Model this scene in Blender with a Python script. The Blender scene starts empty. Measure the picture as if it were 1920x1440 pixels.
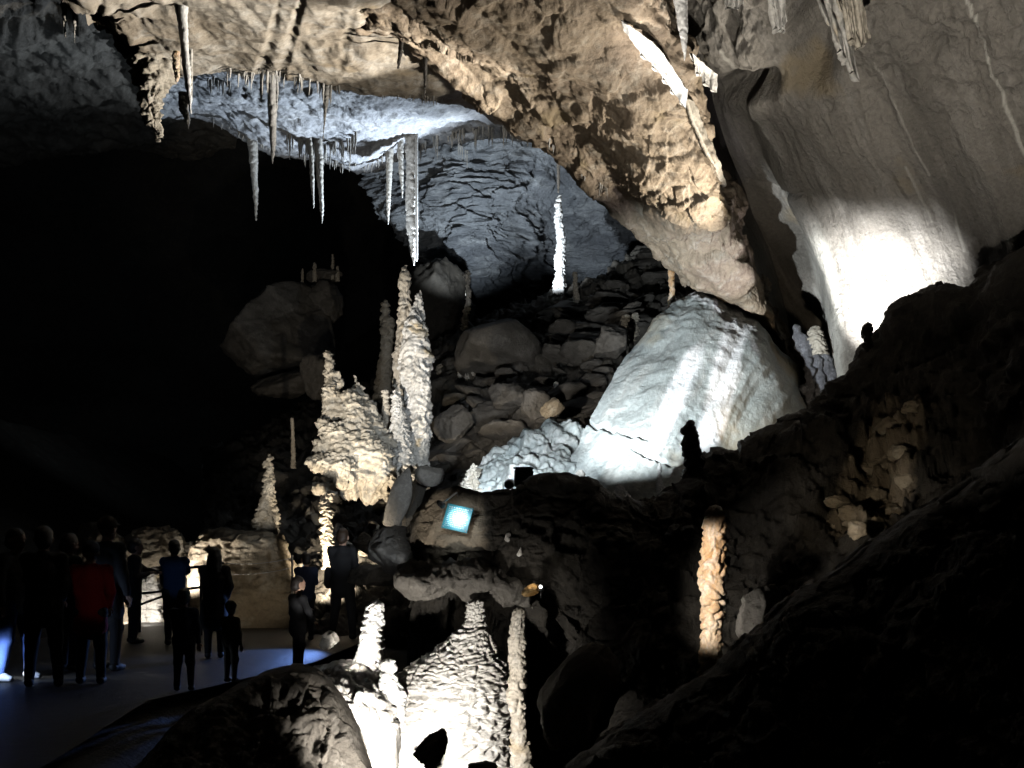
import bpy, math, random
import numpy as np
from mathutils import Vector, Matrix
from mathutils.bvhtree import BVHTree

# ------------------------------------------------------------------ basics
random.seed(7)
RNG = np.random.default_rng(11)
sc = bpy.context.scene
C = sc.collection
F, CX, HY, EYE = 1844.0, 960.0, 1000.0, 1.7


def P(px, py, d):
    return np.array([(px - CX) / F * d, d, EYE + (HY - py) / F * d])


def PV(px, py, d):
    return np.stack([(px - CX) / F * d, d, EYE + (HY - py) / F * d], axis=-1)


# ------------------------------------------------------------------ noise
_pm = np.random.default_rng(5).permutation(256).astype(np.int64)
_pm = np.concatenate([_pm, _pm, _pm])
_gr = np.random.default_rng(6).normal(size=(256, 3))
_gr /= np.linalg.norm(_gr, axis=1)[:, None]


def pn(p):
    i = np.floor(p).astype(np.int64)
    f = p - i
    i &= 255
    u = f * f * f * (f * (f * 6 - 15) + 10)
    out = 0
    for a in (0, 1):
        wx = u[:, 0] if a else 1 - u[:, 0]
        ha = _pm[i[:, 0] + a]
        for b in (0, 1):
            wy = u[:, 1] if b else 1 - u[:, 1]
            hb = _pm[ha + i[:, 1] + b]
            for c in (0, 1):
                wz = u[:, 2] if c else 1 - u[:, 2]
                g = _gr[_pm[hb + i[:, 2] + c] & 255]
                dd = g[:, 0] * (f[:, 0] - a) + g[:, 1] * (f[:, 1] - b) + g[:, 2] * (f[:, 2] - c)
                out = out + wx * wy * wz * dd
    return out * 1.6


def fbm(p, oct=4, gain=0.5, lac=2.03, kind=0):
    s, a, q = 0, 1.0, p.copy()
    for _ in range(oct):
        n = pn(q)
        if kind == 1:
            n = np.abs(n) * 2 - 0.6          # billow: cushions with creases
        elif kind == 2:
            n = 0.6 - np.abs(n) * 2          # ridged: sharp ribs
        s = s + a * n
        a *= gain
        q = q * lac + 17.3
    return s


def worley(p):
    i = np.floor(p).astype(np.int64)
    f1 = np.full(len(p), 9.0)
    f2 = np.full(len(p), 9.0)
    cid = np.zeros(len(p))
    for a in (-1, 0, 1):
        for b in (-1, 0, 1):
            for c in (-1, 0, 1):
                j = i + np.array([a, b, c])
                k = j & 255
                h = _pm[_pm[_pm[k[:, 0]] + k[:, 1]] + k[:, 2]]
                pt = j + np.stack([_pm[h + 1], _pm[h + 7], _pm[h + 13]], 1) / 255.0
                dd = np.linalg.norm(p - pt, axis=1)
                m = dd < f1
                f2 = np.where(m, f1, np.minimum(f2, dd))
                cid = np.where(m, h / 255.0, cid)
                f1 = np.minimum(f1, dd)
    return f1, f2, cid


def facets(p, s):
    """angular broken rock: every cell its own tilted plane"""
    f1, f2, cid = worley(p * s)
    t = np.stack([np.sin(cid * 91), np.cos(cid * 57), np.sin(cid * 33 + 1)], 1)
    return (cid - .5) + np.sum((p * s - np.floor(p * s)) * t, 1) * .35


# ------------------------------------------------------------------ mesh helpers
def norms(v, quads):
    a = v[quads[:, 2]] - v[quads[:, 0]]
    b = v[quads[:, 3]] - v[quads[:, 1]]
    fn = np.cross(a, b)
    n = np.zeros_like(v)
    for k in range(4):
        np.add.at(n, quads[:, k], fn)
    return n / (np.linalg.norm(n, axis=1)[:, None] + 1e-12)


def mk(name, v, faces, mat, parent=None, origin=None, smooth=True, attr=None):
    """faces: list of int arrays, each (n,3) or (n,4)"""
    v = np.asarray(v, float)
    if origin is None:
        origin = np.array([v[:, 0].mean(), v[:, 1].mean(), v[:, 2].min()])
    origin = np.asarray(origin, float)
    if parent is not None:
        origin = np.zeros(3) if origin is None else origin
    me = bpy.data.meshes.new(name)
    w = v - origin
    me.vertices.add(len(w))
    me.vertices.foreach_set('co', w.astype(np.float32).ravel())
    faces = [np.asarray(f, np.int64) for f in faces if len(f)]
    li = np.concatenate([f.ravel() for f in faces])
    tot = np.concatenate([np.full(len(f), f.shape[1]) for f in faces])
    st = np.concatenate([[0], np.cumsum(tot)[:-1]])
    me.loops.add(len(li))
    me.loops.foreach_set('vertex_index', li.astype(np.int32))
    me.polygons.add(len(tot))
    me.polygons.foreach_set('loop_start', st.astype(np.int32))
    me.polygons.foreach_set('use_smooth', np.full(len(tot), smooth))
    me.update(calc_edges=True)
    me.validate()
    if attr is not None:
        at = me.attributes.new('stain', 'FLOAT', 'POINT')
        a = np.zeros(len(w), np.float32)
        a[:len(attr)] = attr
        at.data.foreach_set('value', a)
    me.materials.append(mat)
    o = bpy.data.objects.new(name, me)
    C.objects.link(o)
    o.location = origin
    if parent is not None:
        o.parent = parent
    return o


def tag(o, label=None, cat=None, group=None, kind=None):
    if label:
        o['label'] = label
    if cat:
        o['category'] = cat
    if group:
        o['group'] = group
    if kind:
        o['kind'] = kind
    return o


def empty(name, loc, label, cat, group=None, rz=0):
    o = bpy.data.objects.new(name, None)
    C.objects.link(o)
    o.location = loc
    o.rotation_euler = (0, 0, rz)
    return tag(o, label, cat, group)


BV = {}


def bvh_of(o):
    me = o.data
    v = [o.location + x.co for x in me.vertices]
    return BVHTree.FromPolygons(v, [tuple(p.vertices) for p in me.polygons])


EYEV = Vector((0, 0, EYE))


def ray(names, px, py):
    """first hit of the sight line through a point of the picture with the named rock surfaces"""
    d = Vector(P(px, py, 1.0)) - EYEV
    d.normalize()
    best = None
    for n in names:
        h = BV[n].ray_cast(EYEV, d)
        if h[0] is not None and (best is None or h[3] < best[1]):
            best = (h[0], h[3], h[1])
    return best[0] if best else None


def cr(cp, t):
    """Catmull-Rom through control points cp (n,...) at parameters t in 0..n-1"""
    n = len(cp)
    i = np.clip(np.floor(t).astype(int), 0, n - 2)
    f = (t - i)
    f = f.reshape(f.shape + (1,) * (cp.ndim - 1))
    g = lambda k: cp[np.clip(k, 0, n - 1)]
    p0, p1, p2, p3 = g(i - 1), g(i), g(i + 1), g(i + 2)
    p0 = np.where((i == 0).reshape(f.shape), 2 * p1 - p2, p0)
    p3 = np.where((i == n - 2).reshape(f.shape), 2 * p2 - p1, p3)
    m1, m2 = (p2 - p0) * .5, (p3 - p1) * .5
    return (2 * f**3 - 3 * f**2 + 1) * p1 + (f**3 - 2 * f**2 + f) * m1 + (-2 * f**3 + 3 * f**2) * p2 + (f**3 - f**2) * m2


def gridquads(nr, nc, wrap=False):
    r = np.arange(nr - 1)[:, None]
    c = np.arange(nc if wrap else nc - 1)[None, :]
    c2 = (c + 1) % nc
    return np.stack([r * nc + c, r * nc + c2, (r + 1) * nc + c2, (r + 1) * nc + c], -1).reshape(-1, 4)


def sheet(name, rows, nu, nv, disp, mat, back=(0, 2.0, 1.5), stain=None, label=None, cat=None, kind='structure', rev=False, keep=True, smooth=True):
    """rock mass whose visible face is a spline surface through rows of (px,py,d), displaced, with a body behind"""
    cp = np.array(rows, float)                     # R,K,3
    w = PV(cp[..., 0], cp[..., 1], cp[..., 2])
    a = cr(w, np.linspace(0, len(w) - 1, nv))      # nv,K,3
    b = cr(np.swapaxes(a, 0, 1), np.linspace(0, w.shape[1] - 1, nu))
    v = np.swapaxes(b, 0, 1).reshape(-1, 3).copy()
    q = gridquads(nv, nu)
    n = norms(v, q)
    cen = v - np.array([0, 0, EYE])
    if np.mean(np.sum(n * cen, 1)) > 0:
        q = q[:, ::-1]
        n = -n
    sx = CX + v[:, 0] / v[:, 1] * F
    sy = HY - (v[:, 2] - EYE) / v[:, 1] * F
    st = stain(sx, sy, v) if stain else None
    h = disp(v, sx, sy)
    if isinstance(h, tuple):
        v = v + n * h[0][:, None] + h[1]
    else:
        v = v + n * h[:, None]
    idx = np.arange(nu * nv).reshape(nv, nu)
    loop = np.concatenate([idx[0, :], idx[1:, -1], idx[-1, -2::-1], idx[-2:0, 0]])
    nb = len(v)
    bk = v[loop] + np.array(back)
    cpt = bk.mean(0)[None]
    m = len(loop)
    j = np.arange(m)
    j2 = (j + 1) % m
    side = np.stack([loop[j], loop[j2], nb + j2, nb + j], 1)
    fan = np.stack([nb + j, nb + j2, np.full(m, nb + m)], 1)
    o = mk(name, np.concatenate([v, bk, cpt]), [q, side, fan], mat, attr=st, smooth=smooth)
    tag(o, label, cat, None, kind)
    if keep:
        BV[name] = BVHTree.FromPolygons([Vector(x) for x in v], [tuple(int(k) for k in f) for f in q])
    return o


def solid(name, rows, disp, mat, nseg=72, nrow=90, depth=1.0, power=2.0, parent=None, lean=None, smooth_rows=0, origin=None, stain=None, capr=0.0):
    """closed upright body from rows (py, xl, xr, d): outline widths with elliptical sections"""
    r = np.array(rows, float)
    r = r[np.argsort(r[:, 0])]
    if r.shape[1] == 3:
        raise ValueError
    py = np.linspace(r[0, 0], r[-1, 0], nrow)
    xl, xr, d = (np.interp(py, r[:, 0], r[:, k]) for k in (1, 2, 3))
    if smooth_rows:
        k = np.hanning(smooth_rows * 2 + 3)[1:-1]
        k /= k.sum()
        pad = smooth_rows
        sm = lambda y: np.convolve(np.concatenate([np.full(pad, y[0]), y, np.full(pad, y[-1])]), k, 'valid')
        xl, xr, d = sm(xl), sm(xr), sm(d)
    cen = PV((xl + xr) / 2, py, d)
    rx = (xr - xl) / 2 / F * d
    # round the ends
    th = np.linspace(0, 2 * np.pi, nseg, endpoint=False)
    ct, sn = np.cos(th), np.sin(th)
    e = 2.0 / power
    ct = np.sign(ct) * np.abs(ct)**e
    sn = np.sign(sn) * np.abs(sn)**e
    v = cen[:, None, :] + rx[:, None, None] * np.stack([ct, sn * depth, 0 * ct], -1)[None]
    v = v.reshape(-1, 3)
    q = gridquads(nrow, nseg, True)
    top = cen[0] + np.array([0, 0, rx[0] * capr])
    bot = cen[-1]
    v = np.concatenate([v, top[None], bot[None]])
    nt = nrow * nseg
    j = np.arange(nseg)
    j2 = (j + 1) % nseg
    tf = np.stack([np.full(nseg, nt), j2, j], 1)
    b0 = (nrow - 1) * nseg
    bf = np.stack([np.full(nseg, nt + 1), b0 + j, b0 + j2], 1)
    n = norms(v, q)
    cc = np.concatenate([np.repeat(cen, nseg, 0), top[None], bot[None]])
    if np.mean(np.sum(n * (v - cc), 1)) < 0:
        n = -n
        q, tf, bf = q[:, ::-1], tf[:, ::-1], bf[:, ::-1]
    n[nt] = (0, 0, 1)
    n[nt + 1] = (0, 0, -1)
    sx = CX + v[:, 0] / v[:, 1] * F
    sy = HY - (v[:, 2] - EYE) / v[:, 1] * F
    st = stain(sx, sy, v) if stain else None
    h = disp(v, sx, sy)
    if isinstance(h, tuple):
        v = v + n * h[0][:, None] + h[1]
    else:
        v = v + n * h[:, None]
    if origin is None:
        origin = bot
    o = mk(name, v, [q, tf, bf], mat, origin=origin, attr=st)
    if parent is not None:
        o.parent = parent
        o.matrix_parent_inverse = Matrix.Translation(-parent.location)
    return o


_ico = {}


def ico(sub):
    if sub in _ico:
        return _ico[sub]
    import bmesh
    bm = bmesh.new()
    bmesh.ops.create_icosphere(bm, subdivisions=sub, radius=1)
    v = np.array([x.co[:] for x in bm.verts])
    f = np.array([[y.index for y in x.verts] for x in bm.faces])
    bm.free()
    _ico[sub] = (v, f)
    return v, f


def rockshape(seed, sub=4, planes=14, rough=.05, flat=1.0, rnd=.03):
    """angular boulder: a ball cut by random planes, edges worn, surface rough"""
    r = np.random.default_rng(seed)
    v, f = ico(sub)
    pn_ = r.normal(size=(planes, 3))
    pn_[:, 2] *= flat
    pn_ /= np.linalg.norm(pn_, axis=1)[:, None]
    hh = r.uniform(.5, .92, planes)
    dots = v @ pn_.T
    rad = np.where(dots > .05, hh / np.maximum(dots, .05), 9)
    k = 1.0 / rnd
    mn = np.minimum(rad.min(1), 1.05)
    rr = mn - np.log(np.exp(-k * (np.minimum(rad, 3) - mn[:, None])).sum(1) + np.exp(-k * (1.05 - mn))) / k
    w = v * rr[:, None]
    off = r.uniform(0, 50, 3)
    w = w + v * (rough * fbm(w * 2.2 + off, 5, .55) + rough * .9 * facets(w + off, 1.7) + rough * .35 * facets(w + off, 4.1))[:, None] + v * (rough * .6 * np.minimum(0, fbm(w * np.array([1.2, 1.2, 5]) + off, 3)))[:, None]
    return w, f


def rock(name, c, size, seed, mat, rz=0, rx=0, ry=0, sub=4, planes=14, rough=.05, rnd=.03, label=None, group=None, cat='boulder'):
    w, f = rockshape(seed, sub, planes, rough, rnd=rnd)
    R = np.array(Matrix.Rotation(rz, 3, 'Z') @ Matrix.Rotation(ry, 3, 'Y') @ Matrix.Rotation(rx, 3, 'X'))
    w = (w * np.array(size)) @ R.T + np.array(c)
    o = mk(name, w, [f], mat)
    return tag(o, label, cat, group)


# ------------------------------------------------------------------ implicit bodies
def surfnet(fn, lo, hi, h):
    lo, hi = np.array(lo, float), np.array(hi, float)
    n = np.maximum(4, np.ceil((hi - lo) / h).astype(int) + 1)
    ax = [lo[k] + h * np.arange(n[k]) for k in range(3)]
    X, Y, Z = np.meshgrid(*ax, indexing='ij')
    val = fn(X, Y, Z)
    ins = val < 0
    nx, ny, nz = n
    acc = np.zeros((nx - 1, ny - 1, nz - 1, 3))
    cnt = np.zeros((nx - 1, ny - 1, nz - 1))
    cor = [(a, b, c) for a in (0, 1) for b in (0, 1) for c in (0, 1)]
    sl = lambda A, k: A[k[0]:nx - 1 + k[0], k[1]:ny - 1 + k[1], k[2]:nz - 1 + k[2]]
    for i, a in enumerate(cor):
        for b in cor[i + 1:]:
            if sum(abs(a[k] - b[k]) for k in range(3)) != 1:
                continue
            va, vb = sl(val, a), sl(val, b)
            m = (va < 0) != (vb < 0)
            t = np.where(m, va / np.where(m, va - vb, 1), 0)
            for k in range(3):
                acc[..., k] += np.where(m, a[k] + t * (b[k] - a[k]), 0)
            cnt += m
    has = cnt > 0
    idx = np.full(has.shape, -1)
    idx[has] = np.arange(has.sum())
    ijk = np.stack(np.nonzero(has), 1)
    v = lo + h * (ijk + acc[has] / cnt[has][:, None])
    fs = []
    for axn in range(3):
        s0 = [slice(1, n[k] - 1) for k in range(3)]
        s1 = list(s0)
        s0[axn] = slice(0, n[axn] - 1)
        s1[axn] = slice(1, n[axn])
        A, B = ins[tuple(s0)], ins[tuple(s1)]
        m = A != B
        I = np.stack(np.nonzero(m), 1)
        if not len(I):
            continue
        flip = A[m]
        g = I.copy()
        for k in range(3):
            if k != axn:
                g[:, k] += 1
        u, w = [(1, 2), (2, 0), (0, 1)][axn]

        def cell(du, dw):
            e = g.copy()
            e[:, u] += du
            e[:, w] += dw
            return idx[e[:, 0], e[:, 1], e[:, 2]]
        qd = np.stack([cell(-1, -1), cell(0, -1), cell(0, 0), cell(-1, 0)], 1)
        qd[~flip] = qd[~flip][:, ::-1]
        fs.append(qd)
    q = np.concatenate(fs)
    return v, q[(q >= 0).all(1)]


def smin(a, b, k):
    h = np.clip(.5 + .5 * (b - a) / k, 0, 1)
    return b * (1 - h) + a * h - k * h * (1 - h)


def cap(X, Y, Z, a, b, r1, r2, sq=(1, 1, 1)):
    a, b = np.array(a, float), np.array(b, float)
    ab = b - a
    L = ab @ ab + 1e-12
    px, py, pz = X - a[0], Y - a[1], Z - a[2]
    t = np.clip((px * ab[0] + py * ab[1] + pz * ab[2]) / L, 0, 1)
    dx, dy, dz = (px - t * ab[0]) / sq[0], (py - t * ab[1]) / sq[1], (pz - t * ab[2]) / sq[2]
    return (np.sqrt(dx * dx + dy * dy + dz * dz) - (r1 + (r2 - r1) * t)) * min(sq)


def capsmesh(lst, h, k=.02, pad=.03):
    """lst of (a,b,r1,r2[,sq]) -> smooth-union mesh"""
    lo = np.min([np.minimum(x[0], x[1]) - max(x[2], x[3]) * (max(x[4]) if len(x) > 4 else 1) for x in lst], 0) - pad
    hi = np.max([np.maximum(x[0], x[1]) + max(x[2], x[3]) * (max(x[4]) if len(x) > 4 else 1) for x in lst], 0) + pad

    def fn(X, Y, Z):
        d = None
        for x in lst:
            e = cap(X, Y, Z, *x)
            d = e if d is None else smin(d, e, k)
        return d
    return surfnet(fn, lo, hi, h)


# ------------------------------------------------------------------ materials
def nt(name):
    m = bpy.data.materials.new(name)
    m.use_nodes = True
    t = m.node_tree
    b = t.nodes['Principled BSDF']
    return m, t, b


def plain(name, col, rough=.6, metal=0, bump=0, scale=60, emit=None, es=1):
    m, t, b = nt(name)
    b.inputs['Base Color'].default_value = (*col, 1)
    b.inputs['Roughness'].default_value = rough
    b.inputs['Metallic'].default_value = metal
    L = t.links
    no = t.nodes.new('ShaderNodeTexNoise')
    no.inputs['Scale'].default_value = scale
    no.inputs['Detail'].default_value = 4
    tc = t.nodes.new('ShaderNodeTexCoord')
    L.new(tc.outputs['Object'], no.inputs['Vector'])
    mx = t.nodes.new('ShaderNodeMix')
    mx.data_type = 'RGBA'
    mx.inputs[6].default_value = (*[c * .75 for c in col], 1)
    mx.inputs[7].default_value = (*[min(1, c * 1.2) for c in col], 1)
    L.new(no.outputs['Fac'], mx.inputs[0])
    L.new(mx.outputs[2], b.inputs['Base Color'])
    if bump:
        bu = t.nodes.new('ShaderNodeBump')
        bu.inputs['Strength'].default_value = bump
        bu.inputs['Distance'].default_value = .01
        L.new(no.outputs['Fac'], bu.inputs['Height'])
        L.new(bu.outputs[0], b.inputs['Normal'])
    if emit:
        b.inputs['Emission Color'].default_value = (*emit, 1)
        b.inputs['Emission Strength'].default_value = es
    return m


def rockmat(name, c1, c2, c3, s1=.5, s2=3.0, stretch=(1, 1, 1), rot=(0, 0, 0), rough=(.45, .85), bump=.6, bd=.04, bs=9, stain=None, spots=None, crack=.0, world=True, sss=0, axis=None):
    """cave rock: large mottling c1/c2, finer veins to c3, stain attribute, cracks, bump from the same noises"""
    m, t, b = nt(name)
    N, L = t.nodes, t.links
    if world:
        g = N.new('ShaderNodeNewGeometry')
        src = g.outputs['Position']
    else:
        g = N.new('ShaderNodeTexCoord')
        src = g.outputs['Object']
    mp = N.new('ShaderNodeMapping')
    mp.inputs['Scale'].default_value = stretch
    mp.inputs['Rotation'].default_value = rot
    if axis is not None:          # grain running along a direction of the rock
        mp.vector_type = 'TEXTURE'
        mp.inputs['Scale'].default_value = [1 / s for s in stretch]
        mp.inputs['Rotation'].default_value = Vector(axis).to_track_quat('Z', 'Y').to_euler()
    L.new(src, mp.inputs['Vector'])

    def noise(s, det, vec=None, ro=.6, dist=0):
        n = N.new('ShaderNodeTexNoise')
        n.inputs['Scale'].default_value = s
        n.inputs['Detail'].default_value = det
        n.inputs['Roughness'].default_value = ro
        n.inputs['Distortion'].default_value = dist
        L.new(vec or mp.outputs[0], n.inputs['Vector'])
        return n.outputs['Fac']

    def rampf(x, a, bb):
        r = N.new('ShaderNodeMapRange')
        r.inputs[1].default_value = a
        r.inputs[2].default_value = bb
        L.new(x, r.inputs[0])
        return r.outputs[0]

    def mix(f, A, B):
        x = N.new('ShaderNodeMix')
        x.data_type = 'RGBA'
        L.new(f, x.inputs[0])
        for k, val in ((6, A), (7, B)):
            if isinstance(val, tuple):
                x.inputs[k].default_value = (*val, 1)
            else:
                L.new(val, x.inputs[k])
        return x.outputs[2]
    n1 = noise(s1, 7, ro=.62, dist=.6)
    n2 = noise(s2, 9, ro=.68, dist=.3)
    col = mix(rampf(n1, .36, .64), c1, c2)
    col = mix(rampf(n2, .5, .72), col, c3)
    nf = noise(s2 * 6, 6, vec=src, ro=.7)
    dk = N.new('ShaderNodeMix')
    dk.data_type = 'RGBA'
    dk.blend_type = 'MULTIPLY'
    dk.inputs[0].default_value = .55
    L.new(col, dk.inputs[6])
    rm = N.new('ShaderNodeMapRange')
    rm.inputs[1].default_value, rm.inputs[2].default_value = .3, .7
    rm.inputs[3].default_value, rm.inputs[4].default_value = .45, 1.25
    L.new(nf, rm.inputs[0])
    cmb = N.new('ShaderNodeCombineColor')
    for k in range(3):
        L.new(rm.outputs[0], cmb.inputs[k])
    L.new(cmb.outputs[0], dk.inputs[7])
    col = dk.outputs[2]
    if spots:
        ns = noise(spots[1], 4, vec=src, ro=.5)
        col = mix(rampf(ns, spots[2], spots[2] + .06), col, spots[0])
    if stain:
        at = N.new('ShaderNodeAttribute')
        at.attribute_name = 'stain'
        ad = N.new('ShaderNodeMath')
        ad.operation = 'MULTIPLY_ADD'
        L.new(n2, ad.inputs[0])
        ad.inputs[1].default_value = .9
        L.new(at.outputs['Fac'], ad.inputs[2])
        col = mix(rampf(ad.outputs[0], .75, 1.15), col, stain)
    L.new(col, b.inputs['Base Color'])
    L.new(rampf(n2, -.2, 1.2), b.inputs['Roughness'])
    rr = N.new('ShaderNodeMapRange')
    rr.inputs[3].default_value, rr.inputs[4].default_value = rough
    L.new(n2, rr.inputs[0])
    L.new(rr.outputs[0], b.inputs['Roughness'])
    b.inputs['Specular IOR Level'].default_value = .35
    nb = noise(bs, 9, ro=.7)
    add = N.new('ShaderNodeMath')
    add.operation = 'ADD'
    L.new(nb, add.inputs[0])
    L.new(n2, add.inputs[1])
    fi = N.new('ShaderNodeMath')
    fi.operation = 'MULTIPLY_ADD'
    L.new(nf, fi.inputs[0])
    fi.inputs[1].default_value = .8
    L.new(add.outputs[0], fi.inputs[2])
    hgt = fi.outputs[0]
    if crack:
        vo = N.new('ShaderNodeTexVoronoi')
        vo.feature = 'DISTANCE_TO_EDGE'
        vo.inputs['Scale'].default_value = crack
        wv = N.new('ShaderNodeVectorMath')
        wv.operation = 'ADD'
        L.new(mp.outputs[0], wv.inputs[0])
        nv = N.new('ShaderNodeTexNoise')
        nv.inputs['Scale'].default_value = 2.5
        L.new(src, nv.inputs['Vector'])
        L.new(nv.outputs['Color'], wv.inputs[1])
        L.new(wv.outputs[0], vo.inputs['Vector'])
        c2_ = N.new('ShaderNodeMapRange')
        c2_.inputs[2].default_value = .05
        L.new(vo.outputs['Distance'], c2_.inputs[0])
        a2 = N.new('ShaderNodeMath')
        a2.operation = 'ADD'
        L.new(hgt, a2.inputs[0])
        L.new(c2_.outputs[0], a2.inputs[1])
        hgt = a2.outputs[0]
    bu = N.new('ShaderNodeBump')
    bu.inputs['Strength'].default_value = bump
    bu.inputs['Distance'].default_value = bd
    L.new(hgt, bu.inputs['Height'])
    L.new(bu.outputs[0], b.inputs['Normal'])
    if sss:
        b.inputs['Subsurface Weight'].default_value = sss
        b.inputs['Subsurface Radius'].default_value = (.05, .03, .015)
    return m
# ------------------------------------------------------------------ material set
M_brown = rockmat('brown_ceiling_rock', (.46, .41, .34), (.33, .27, .20), (.54, .51, .46), .55, 2.6, bump=.5, bd=.04, bs=7, spots=((.40, .32, .22), .9, .64))
M_arch = rockmat('arch_rock', (.38, .295, .205), (.25, .19, .135), (.46, .40, .32), .6, 3.4, bump=.65, bd=.05, bs=7, spots=((.30, .23, .14), .8, .64))
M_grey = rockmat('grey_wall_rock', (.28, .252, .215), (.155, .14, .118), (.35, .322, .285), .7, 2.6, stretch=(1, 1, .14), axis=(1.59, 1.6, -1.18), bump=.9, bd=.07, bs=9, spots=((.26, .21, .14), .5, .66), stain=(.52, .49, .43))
M_blue = rockmat('pale_ceiling_rock', (.46, .46, .47), (.33, .34, .36), (.58, .58, .57), .5, 2.4, bump=.7, bd=.06, bs=6)
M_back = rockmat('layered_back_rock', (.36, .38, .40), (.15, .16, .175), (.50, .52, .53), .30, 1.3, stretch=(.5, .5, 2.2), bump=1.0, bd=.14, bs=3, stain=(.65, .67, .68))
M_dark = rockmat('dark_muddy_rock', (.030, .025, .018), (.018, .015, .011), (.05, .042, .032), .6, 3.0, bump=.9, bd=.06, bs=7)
M_rub = rockmat('rubble_rock', (.12, .108, .09), (.075, .066, .055), (.17, .155, .13), .7, 3.0, bump=.8, bd=.05, bs=6)
M_boul = rockmat('boulder_rock', (.14, .128, .112), (.085, .076, .064), (.20, .185, .165), .8, 3.2, bump=.8, bd=.04, bs=7, world=False)
M_tan = rockmat('tan_boulder_rock', (.42, .35, .25), (.28, .22, .15), (.5, .45, .37), .7, 2.8, bump=.8, bd=.05, bs=6)
M_calc = rockmat('calcite', (.60, .57, .52), (.46, .43, .38), (.68, .66, .62), 1.1, 4.5, stretch=(1, 1, .6), rough=(.35, .7), bump=.55, bd=.025, bs=14, spots=((.42, .33, .2), 1.3, .63))
M_calct = rockmat('tan_calcite', (.50, .445, .36), (.37, .32, .25), (.58, .54, .47), 1.2, 4.5, rough=(.4, .75), bump=.6, bd=.025, bs=14, spots=((.38, .30, .19), 1.2, .64))
M_white = rockmat('white_calcite', (.78, .77, .74), (.68, .66, .62), (.82, .81, .79), 1.1, 5, rough=(.3, .6), bump=.45, bd=.02, bs=16)
M_straw = rockmat('straw_calcite', (.66, .64, .60), (.5, .46, .39), (.74, .73, .70), 1.5, 6, stretch=(1, 1, .25), rough=(.25, .5), bump=.3, bd=.01, bs=18)
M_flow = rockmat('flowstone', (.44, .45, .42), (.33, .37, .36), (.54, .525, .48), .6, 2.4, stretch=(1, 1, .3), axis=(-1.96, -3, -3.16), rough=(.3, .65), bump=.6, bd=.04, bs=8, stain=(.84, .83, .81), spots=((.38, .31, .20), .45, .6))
M_flowb = rockmat('brown_flowstone', (.36, .29, .20), (.26, .20, .13), (.44, .38, .29), .6, 2.4, bump=.7, bd=.04, bs=8)
M_red = rockmat('amber_calcite', (.70, .56, .40), (.50, .28, .12), (.78, .70, .6), 1.8, 6, stretch=(1, 1, .5), rough=(.25, .5), bump=.6, bd=.02, bs=18, sss=.15)
M_amber = rockmat('amber_drapery', (.36, .20, .06), (.24, .12, .04), (.5, .36, .18), 1.6, 5, rough=(.25, .5), bump=.6, bd=.02, bs=14)
M_path = rockmat('path_concrete', (.055, .053, .05), (.04, .039, .037), (.08, .078, .075), .8, 8, rough=(.32, .62), bump=.8, bd=.012, bs=60)


# ------------------------------------------------------------------ displacement recipes
def R_(a, f, oct=5, kind=0, s=(1, 1, 1), gain=.52):
    s = np.array(s)
    return lambda v: a * fbm(v * f * s, oct, gain, kind=kind)


def D(*fs):
    def go(v, sx, sy):
        h = 0
        for f in fs:
            h = h + f(v)
        return h
    return go


def popcorn(a, f, zs=1.7, droop=.6, fine=.3, extra=None):
    """stacked drooping lumps of a growing stalagmite"""
    def go(v, sx, sy):
        w = v * np.array([f, f, f * zs])
        w = w + .35 * np.stack([pn(v * f * .7 + 3), pn(v * f * .7 + 9), pn(v * f * .7 + 21)], 1)
        b = np.minimum(1, np.abs(pn(w)) * 2.6)
        b2 = np.minimum(1, np.abs(pn(w * 2.3 + 11)) * 2.6)
        b3 = np.minimum(1, np.abs(pn(w * 5.1 + 23)) * 2.4)
        mod = np.clip(.85 + 1.1 * pn(v * f * .33 + 40), .3, 1.5)
        b = b * mod
        h = a * (b + fine * b2 + .6 * fine * b3 - 1.15) + .25 * a * fbm(v * f * 3, 3) + (extra(v) if extra else 0)
        off = np.zeros_like(v)
        off[:, 2] = -droop * a * b
        return h, off
    return go


def terr(a, n, warp=.25, tilt=(0, 0)):
    """drooping ledges: sawtooth in height, n ledges a metre"""
    def f(v):
        z = v[:, 2] + tilt[0] * v[:, 0] + tilt[1] * v[:, 1] + warp * fbm(v * 1.6, 3)
        t = (z * n) % 1.0
        return a * ((1 - t)**.7 - .5)
    return f


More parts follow.
